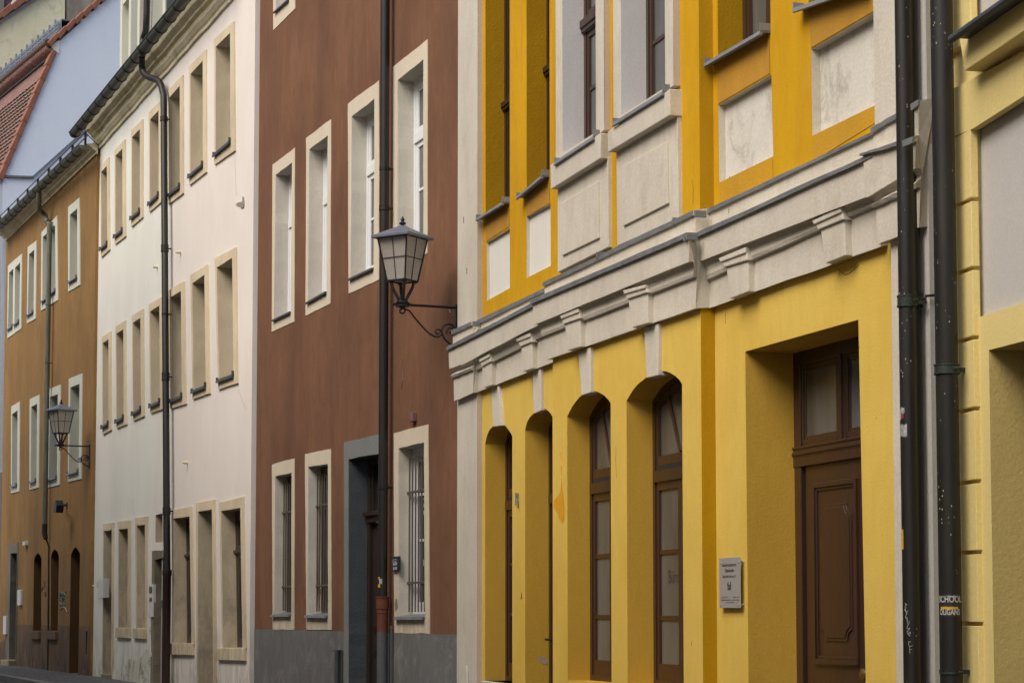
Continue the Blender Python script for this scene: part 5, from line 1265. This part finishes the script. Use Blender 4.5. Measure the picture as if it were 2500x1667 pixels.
s0_=R.p('R1',1012,303,.20); s1_=R.p('R1',1455,-10,.20); k1=(s1_[1]-s0_[1])/(s1_[0]-s0_[0]); 
mb=MB(); mb.tube([(s0_[0],-.20,s0_[1]),(s0_[0]+2.1,-.20,s0_[1]+k1*2.1)],.020,10)
mb.prism([(s0_[0]+.02,s0_[1]-.0),(s0_[0]+2.1,s0_[1]+k1*2.1),(s0_[0]+2.1,s0_[1]+k1*2.1+.012),(s0_[0]+.02,s0_[1]+.012)],-.20,.02)
mb.build('sill',M['zinc_dark'],house_r)
MB().box(s_l,R.s('R1',1158,100,.03),-.03,.01,s0_[1]+.05,zt).build('corner_block',M['pale'],house_r,bevel=.006)
vx=R.s('R3',750,800,.0)
# downpipe B
wB=.125; xB=(R.s('R1',942,800,wB)+R.s('R3',577,900,wB))/2; rB=.056
dpb=downpipe([(xB,-wB,zt),(xB,-wB,-.1)],rB,house_r,'pipe_flk',[(R.p('R2',960,1265,wB)[1],.05,rB*1.1),(R.p('R3',590,1495,wB)[1],.02,rB*1.05)],'verd',seg=28)
# thin gap board between the two houses
a=R.s('N',2276,900); 

# ================================================================== STICKERS and writing on the pipes
def on_pipe(cx_,cy_,r,ang0,verts2d,k=1.0):
    """bend flat artwork round a vertical pipe; verts2d = (metres along the girth, z)"""
    return [(cx_+r*math.sin(ang0+u/r), cy_-r*math.cos(ang0+u/r), z) for u,z in verts2d]
def pipe_patch(fc,name,label,cx_,cy_,r,ang0,u0,u1,z0,z1,mat,jag=0):
    n=10; mb=MB(); V=[];Fc=[]
    for i in range(n+1):
        u=u0+(u1-u0)*i/n; V.append((u,z0+random.uniform(-jag,jag))); V.append((u,z1+random.uniform(-jag,jag)))
    for i in range(n): Fc.append((2*i,2*i+2,2*i+3,2*i+1))
    mb.add(on_pipe(cx_,cy_,r,ang0,V),Fc); return mb
def pipe_text(mb,txt,size,sx,cx_,cy_,r,ang0,z):
    vs,fs=text_mesh(txt,size,sx,'CENTER',.0012); mb.add(on_pipe(cx_,cy_,r,ang0,[(a,z+b) for a,b in vs]),fs,1); return mb
def view_ang(fc,x,y):     # direction from the pipe axis to the camera, in the local frame of the front
    l=Vector((0,0,0))-fc.o; a=l.dot(fc.a)-x; b=l.dot(fc.b)-y
    return math.atan2(a,-b)
va=view_ang(R,xB,-wB)
st=empty('pipe_sticker','black sticker with white lettering and orange stripe on right downpipe','sticker',R)
zA=R.p('T',400,430,wB)[1]; zB=R.p('T',400,720,wB)[1]
pipe_patch(R,'x','',xB,-wB,rB+.0012,va,-.06,.048,zB,zA,'sticker_k',.002).build('backing',M['sticker_k'],st)
mb=MB(); pipe_text(mb,'SCHOOL',.042,.78,xB,-wB,rB+.0022,va-.05,R.p('T',400,500,wB)[1]); mb.m=[0]*len(mb.m)
pipe_text(mb,'OLIGANS',.040,.66,xB,-wB,rB+.0022,va-.08,R.p('T',400,662,wB)[1]); mb.m=[0]*len(mb.m)
mb.build('lettering',M['sticker_t'],st)
pipe_patch(R,'x','',xB,-wB,rB+.0022,va,-.054,.040,R.p('T',400,625,wB)[1],R.p('T',400,592,wB)[1],'sticker_y',.001).build('stripe',M['sticker_y'],st)
pipe_patch(R,'x','',xB,-wB,rB+.0024,va,-.054,.040,R.p('T',400,470,wB)[1],R.p('T',400,455,wB)[1],'sticker_t',.003).build('border',M['sticker_w'],st)
vA=view_ang(Y,xa,-wA)
st=empty('torn_sticker','torn black and white sticker with red patch on the left downpipe','sticker',Y)
zz=lambda y: Y.p('P',650,y,wA)[1]
pipe_patch(Y,'x','',xa,-wA,rA+.0012,vA,-.052,-.020,zz(530),zz(385),'x',.004).build('upper_piece',M['sticker_w'],st)
pipe_patch(Y,'x','',xa,-wA,rA+.0014,vA,-.060,-.045,zz(690),zz(535),'x',.003).build('white_piece',M['chalk'],st)
pipe_patch(Y,'x','',xa,-wA,rA+.0014,vA,-.045,-.026,zz(655),zz(560),'x',.004).build('red_piece',M['sticker_r'],st)
pipe_patch(Y,'x','',xa,-wA,rA+.0012,vA,-.060,-.008,zz(1130),zz(810),'x',.006).build('lower_piece',M['sticker_w'],st)
st=empty('yellow_pipe_sticker','slim bright yellow sticker on the left edge of the dark downpipe','sticker',Y)
pipe_patch(Y,'x','',xa,-wA,rA+.0014,vA,-.062,-.038,Y.p('R3',290,716,wA)[1],Y.p('R3',290,590,wA)[1],'x',.001).build('body',M['sticker_y'],st)
# marker scrawl
def pipe_scrawl(fc,cx_,cy_,r,ang,pts,rad,mat,name,parent):
    V=on_pipe(cx_,cy_,r+.001,ang,pts); return MB().tube(V,rad,5).build(name,M[mat],parent)
rnd=random.Random(11); pts=[]; z=Y.p('R3',318,1062,wA)[1]; zend=Y.p('R3',350,1370,wA)[1]; n=46
for i in range(n):
    t=i/(n-1); pts.append((-.030+.028*t+rnd.uniform(-.010,.010), z+(zend-z)*t+rnd.uniform(-.012,.012)))
pipe_scrawl(Y,xa,-wA,rA,vA,pts[:30],.0022,'chalk','scrawl',dpa); pipe_scrawl(Y,xa,-wA,rA,vA,pts[34:],.0015,'chalk','scrawl',dpa)
# sticker on the brown house pipe
bx,by,br=bot[0],-.10,.049; vB=view_ang(BR,bx,by)
st=empty('round_pipe_sticker','yellow and white sticker on brown house downpipe above its rusty collar','sticker',BR)
zz=lambda y: BR.p('S',230,y,.1)[1]
pipe_patch(BR,'x','',bx,by,br+.0012,vB,-.062,-.026,zz(1205),zz(1135),'x',.004).build('lower_piece',M['sticker_y'],st)
pipe_patch(BR,'x','',bx,by,br+.0012,vB,-.062,-.030,zz(1050),zz(1005),'x',.004).build('upper_piece',M['sticker_y'],st)
pipe_patch(BR,'x','',bx,by,br+.0018,vB,-.040,-.004,zz(1135),zz(1040),'x',.006).build('white_piece',M['chalk'],st)
# white scrawl on the white house pipe
vW=view_ang(WH,pbot,-.12); rnd=random.Random(4); z=WH.p('Z7',165,915,.12)[1]; ze=WH.p('Z7',165,995,.12)[1]
pts=[(-.012+rnd.uniform(-.014,.014),z+(ze-z)*i/13) for i in range(14)]
pipe_scrawl(WH,pbot,-.12,.055,vW,pts,.004,'chalk','scrawl',house_w)

# ================================================================== NAME PLATE
sg=empty('name_plate','small brushed steel name plate with dark lettering beside the brown front door','sign',Y)
wS=.032; c=[Y.p('Y6',*q,wS) for q in ((272,768),(408,765),(415,1088),(280,1088))]
x0=(c[0][0]+c[3][0])/2; x1=(c[1][0]+c[2][0])/2; z1=(c[0][1]+c[1][1])/2; z0=(c[2][1]+c[3][1])/2
MB().box(x0,x1,-wS,-wS+.004,z0,z1).build('plate',M['silver'],sg,bevel=.0015)
for xx in (x0+.025,x1-.025):
    for z_ in (z0+.02,z1-.03): MB().tube([(xx,0,z_),(xx,-wS-.003,z_)],.009,10).build('stand_off',M['silver'],sg,smooth=True)
def gz(y): return z1-(y-195)/(1400-195)*(z1-z0)
def gxx(x): return x0+(x-150)/(660-150)*(x1-x0)
xm=gxx(400)
def fit_text(txt,capfrac_y0,capfrac_y1,xa_,xb_,mat,name):
    vs,fs=text_mesh(txt,1.0,1.0,'CENTER',.012); xs=[v[0] for v in vs]; ys=[v[1] for v in vs]
    sx=(gxx(xb_)-gxx(xa_))/(max(xs)-min(xs)); sz=(gz(capfrac_y0)-gz(capfrac_y1))/(max(ys)-min(ys))
    V=[(gxx(xa_)+(a-min(xs))*sx,-wS-.0012,gz(capfrac_y1)+(b-min(ys))*sz) for a,b in vs]
    mb=MB(); mb.add(V,fs); mb.build(name,M[mat],sg)
fit_text('Autismuszentrum',325,408,230,570,'ink','lettering')
fit_text('Oberlausitz',455,545,292,512,'ink','lettering')
fit_text('Stadtgefüge Sachsen e.V.',610,690,245,555,'ink_l','lettering') if False else fit_text('Bürgerhilfe Sachsen e.V.',612,690,245,555,'ink_l','lettering')
fit_text('Telefon 03591 - 21 02',1130,1162,205,365,'ink','lettering'); fit_text('Fax 03591 - 21 03',1130,1162,480,628,'ink','lettering')
fit_text('info@autismuszentrum-oberlausitz.de',1190,1228,205,628,'ink','lettering'); fit_text('www.buergerhilfe.org',1248,1280,315,520,'ink','lettering')
mb=MB()
for sx_,xc in ((1,370),(-1,430)):
    mb.add([(gxx(xc+dx*sx_),-wS-.0012,gz(y)) for dx,y in ((0,775),(10,790),(10,820),(5,842),(-12,842),(-10,800))],[(0,1,2,3,4,5)])
    mb.add([(gxx(xc+dx*sx_),-wS-.0012,gz(y)) for dx,y in ((-18,845),(14,845),(10,880),(12,970),(-8,970),(-8,890))],[(0,1,2,3,4,5)])
mb.add([(gxx(x),-wS-.0012,gz(y)) for x,y in ((388,860),(400,842),(412,860),(408,900),(412,970),(388,970),(392,900))],[list(range(7))])
mb.build('emblem',M['ink'],sg)

# ================================================================== STREET LAMPS
def lamp(name,label,fc,anchor,hz_,s_an,rot,reach):
    root=empty(name,label,'street lamp',group='wrought iron wall lamps')
    # frame: origin at the wall plate, x along reach direction out of the wall
    p=fc.o+fc.a*s_an; root.location=(p.x,p.y,hz_); nrm=-fc.b; root.rotation_euler=(0,0,math.atan2(nrm.y,nrm.x))
    br_=MB(); br_.tube([(.0,0,0),(reach+.10,0,0)],.0125,4)
    br_.box(0,.022,-.022,.022,-.40,.03)
    def sp(cx_,cz_,r0,r1,a0,a1,n=26): return [(cx_+(r0+(r1-r0)*i/(n-1))*math.cos(a0+(a1-a0)*i/(n-1)),0,cz_+(r0+(r1-r0)*i/(n-1))*math.sin(a0+(a1-a0)*i/(n-1))) for i in range(n)]
    # scroll under the lantern, then the diagonal and the small scroll
    cS=(reach+.0,-.055)
    P=sp(reach+.005,-.058,.010,.042,math.pi*2.6,math.pi*.30,30)
    P+= [(reach-.07,0,-.055),(reach-.12,0,-.115),(reach-.20,0,-.20),(reach-.27,0,-.262),(reach-.315,0,-.285),(reach-.345,0,-.290)]
    P+= sp(reach-.355,-.247,.043,.010,-math.pi*.42,-math.pi*2.9,30)
    br_.tube(P,.0085,8)
    # big scroll against the wall
    cx_=.105 if reach>.4 else .1
    big=sp(cx_-.035,-.235,.012,.040,math.pi*-2.2,math.pi*.0,22)
    Q=[(.018,0,-.215),(.03,0,-.19),(.055,0,-.168),(.09,0,-.160),(.125,0,-.172),(.150,0,-.20),(.158,0,-.235),(.148,0,-.275),(.120,0,-.315),(.08,0,-.345),(.02,0,-.37)]
    br_.tube(Q,.0095,8); 
    R_=sp(.062,-.235,.012,.048,math.pi*.1,math.pi*-2.15,26)
    br_.tube(R_,.008,8)
    bo=br_.build('bracket',M['iron'],root,smooth=True)
    L=D.objects.new('lantern',None)
    lx=reach
    def rect(h,z,cxx=lx): 
        c_,s_=math.cos(rot),math.sin(rot); return [(cxx+(x*c_-y*s_)*h,(x*s_+y*c_)*h,z) for x,y in ((-1,-1),(1,-1),(1,1),(-1,1))]
    bs=MB(); bs.tube([(lx,0,-.02),(lx,0,.0),(lx,0,.012),(lx,0,.014),(lx,0,.030),(lx,0,.034),(lx,0,.046)],[.062,.062,.075,.058,.058,.040,.030],18)
    bs.box(lx-.085,lx+.085,-.02,.02,-.012,.008)
    lo=rect(.103,.215); 
    for q in lo:
        d=Vector((q[0]-lx,q[1],0)).normalized()
        bs.tube([(lx+d.x*.03,d.y*.03,.035),(lx+d.x*.042,d.y*.042,.06),(lx+d.x*.095,d.y*.095,.16),(lx+d.x*.105,d.y*.105,.195),(lx+d.x*.105,d.y*.105,.215)],[.016,.016,.015,.014,.013],8)
        bs.box(lx+d.x*.115-.022,lx+d.x*.115+.022,d.y*.115-.022,d.y*.115+.022,.205,.225)
    base=bs.build('lantern_base',M['iron'],root,smooth=True)
    fr=MB(); b4,t4=rect(.1035,.222),rect(.167,.625)
    for i in range(4):
        j=(i+1)%4; fr.tube([b4[i],t4[i]],.0085,6); fr.tube([b4[i],b4[j]],.0085,6); fr.tube([t4[i],t4[j]],.008,6)
        m0=[(b4[i][k]+b4[j][k])/2 for k in range(3)]; m1=[(t4[i][k]+t4[j][k])/2 for k in range(3)]; fr.tube([m0,m1],.0042,6)
        h0=[b4[i][k]+(t4[i][k]-b4[i][k])*.52 for k in range(3)]; h1=[b4[j][k]+(t4[j][k]-b4[j][k])*.52 for k in range(3)]; fr.tube([h0,h1],.0042,6)
    fr.build('lantern_frame',M['iron'],root,smooth=True)
    g=MB(); gb,gt=rect(.100,.224),rect(.1635,.625)
    for i in range(4): g.add([gb[i],gb[(i+1)%4],gt[(i+1)%4],gt[i]],[(0,1,2,3)])
    g.add(gb,[(0,1,2,3)]); g.build('lantern_glass',M['lampglass'],root)
    MB().tube([(lx,0,.30),(lx,0,.36),(lx,0,.50),(lx,0,.52)],[.02,.045,.045,.02],12).build('bulb',M['whiteplast'],root,smooth=True)
    rf_=MB(); e0,e1,ap=rect(.212,.622),rect(.212,.645),rect(.020,.750)
    m_=rect(.10,.705)
    rf_.loft(e0,e1,0,True); rf_.loft(e1,m_,0,True); rf_.loft(m_,ap,0,True); rf_.add(e0,[(0,1,2,3)]); rf_.add(ap,[(0,1,2,3)])
    rf_.build('lantern_roof',M['ironroof'],root,bevel=.002)
    MB().tube([(lx,0,.745),(lx,0,.757),(lx,0,.765),(lx,0,.772),(lx,0,.782),(lx,0,.790),(lx,0,.797),(lx,0,.805),(lx,0,.815),(lx,0,.823),(lx,0,.833),(lx,0,.838)],
        [.014,.016,.030,.034,.026,.012,.014,.020,.018,.009,.009,.002],16).build('finial',M['iron'],root,smooth=True)
    return root
sA=BR.s('L',1036,1090,0); hA=BR.p('L',1036,1092,0)[1]
lamp('street_lamp','large black wrought iron lantern on scrolled arm before the brown wall','' and None or BR,None,hA,sA-.015,math.radians(36),.55)
sB=OC.s('Z3',688,600,.0); hB=OC.p('Z3',688,594,0)[1]
lamp('street_lamp','smaller distant wrought iron lantern on scrolled arm before the ochre wall',OC,None,hB,sB,math.radians(20),.53)

# ================================================================== GROUND
def st_(name,o): tag(o,kind='structure'); return o
mb=MB(); mb.add([(-300,-300,-.02),(300,-300,-.02),(300,300,-.02),(-300,300,-.02)],[(0,1,2,3)]); g=mb.build('ground',M['asphalt']); tag(g,kind='structure')
# sidewalk of dark setts following the fronts, kerb and carriageway
def bandpts(w):
    out=[]
    for fc,s in ((RI,3.0),(RI,0.1),(YE,3.0),(BR,-.5),(WH,-1.),(OC,-.5),(OC,-40)):
        q=fc.o+fc.a*s-fc.b*w; out.append(q)
    return out
def band(name,w0,w1,z,mat,thick=0):
    A=bandpts(w0); B=bandpts(w1); mb=MB(); n=len(A)
    V=[(a.x,a.y,z) for a in A]+[(b.x,b.y,z) for b in B]
    mb.add(V,[(i,i+1,n+i+1,n+i) for i in range(n-1)])
    if thick:
        mb.add([(b.x,b.y,z) for b in B]+[(b.x,b.y,z-thick) for b in B],[(i,i+1,n+i+1,n+i) for i in range(n-1)])
    o=mb.build(name,M[mat]); tag(o,kind='structure'); return o
band('sidewalk',-.3,1.25,.155,'cobble',.0); band('kerb',1.25,1.42,.159,'kerb',.12); band('road',1.42,5.4,.04,'asphalt') 

# ================================================================== UNSEEN HOUSES ACROSS THE STREET, added, heights set to shade the fronts
for i,(s0_,s1_,hh,cc,lab) in enumerate(((-26,-9,12.5,(.62,.56,.46,1),'long unseen beige house front added across the street for shade'),(-8.9,4,9.6,(.55,.50,.45,1),'unseen greyish house front added across the street for shade near the camera'),(4.1,16,7.3,(.60,.50,.36,1),'unseen tan house front added across the street for shade behind the camera'))):
    hs=empty('unseen_opposite_house',lab,'house',BR); m_=plaster('opposite_render',cc,streak=.3,patch=.4)
    W_=7.7; mb=MB(); out=[(s0_,-.1),(s1_,-.1),(s1_,hh),(s0_,hh)]; hl=[]
    x=s0_+1.2
    while x<s1_-1.4:
        for z in (1.2,4.4,7.2,9.9):
            if z+1.8<hh: hl.append([(x,z),(x,z+1.7),(x+.95,z+1.7),(x+.95,z)])
        x+=2.4
    mb.sheet(out,hl,-W_,0); mb.wallside(out,-W_-6,-W_,0)
    for h in hl: mb.wallside(h,-W_-.2,-W_,0)
    mb.build('wall',m_,hs)
    mb=MB()
    for h in hl: mb.add([(a,-W_-.19,b) for a,b in h],[(0,1,2,3)])
    mb.build('window',M['glass_d'],hs)

# ================================================================== CAMERA, LIGHT, WORLD
cam=D.cameras.new('camera'); co=D.objects.new('camera',cam); col.objects.link(co); scn.camera=co
co.location=(0,0,H); co.rotation_euler=(math.pi/2+PITCH,0,0)
cam.sensor_width=36; cam.sensor_fit='HORIZONTAL'; cam.lens=36*F/2500; cam.shift_y=(CY-1667/2)/2500; cam.clip_start=.1; cam.clip_end=2000
w=D.worlds.new('World'); scn.world=w; w.use_nodes=True; nt=w.node_tree
bg=nt.nodes['Background']; sky=nt.nodes.new('ShaderNodeTexSky'); sky.sky_type='NISHITA'; sky.sun_disc=False
SE,SA=math.radians(48),math.radians(-134)     # sun elevation; azimuth from +Y clockwise
sky.sun_elevation=SE; sky.sun_rotation=SA; sky.air_density=1.2; sky.dust_density=3.5; sky.ozone_density=.6
nt.links.new(sky.outputs[0],bg.inputs[0]); bg.inputs[1].default_value=.15
su=D.lights.new('sun','SUN'); su.energy=3.0; su.angle=math.radians(40); su.color=(1,.93,.84); so=D.objects.new('sun',su); col.objects.link(so)
d=Vector((math.sin(SA)*math.cos(SE),math.cos(SA)*math.cos(SE),math.sin(SE)))
so.rotation_euler=d.to_track_quat('Z','Y').to_euler()
scn.view_settings.view_transform='Standard'; scn.view_settings.look='None'; scn.view_settings.exposure=0; scn.view_settings.gamma=1
scn.cycles.max_bounces=8; scn.cycles.diffuse_bounces=5
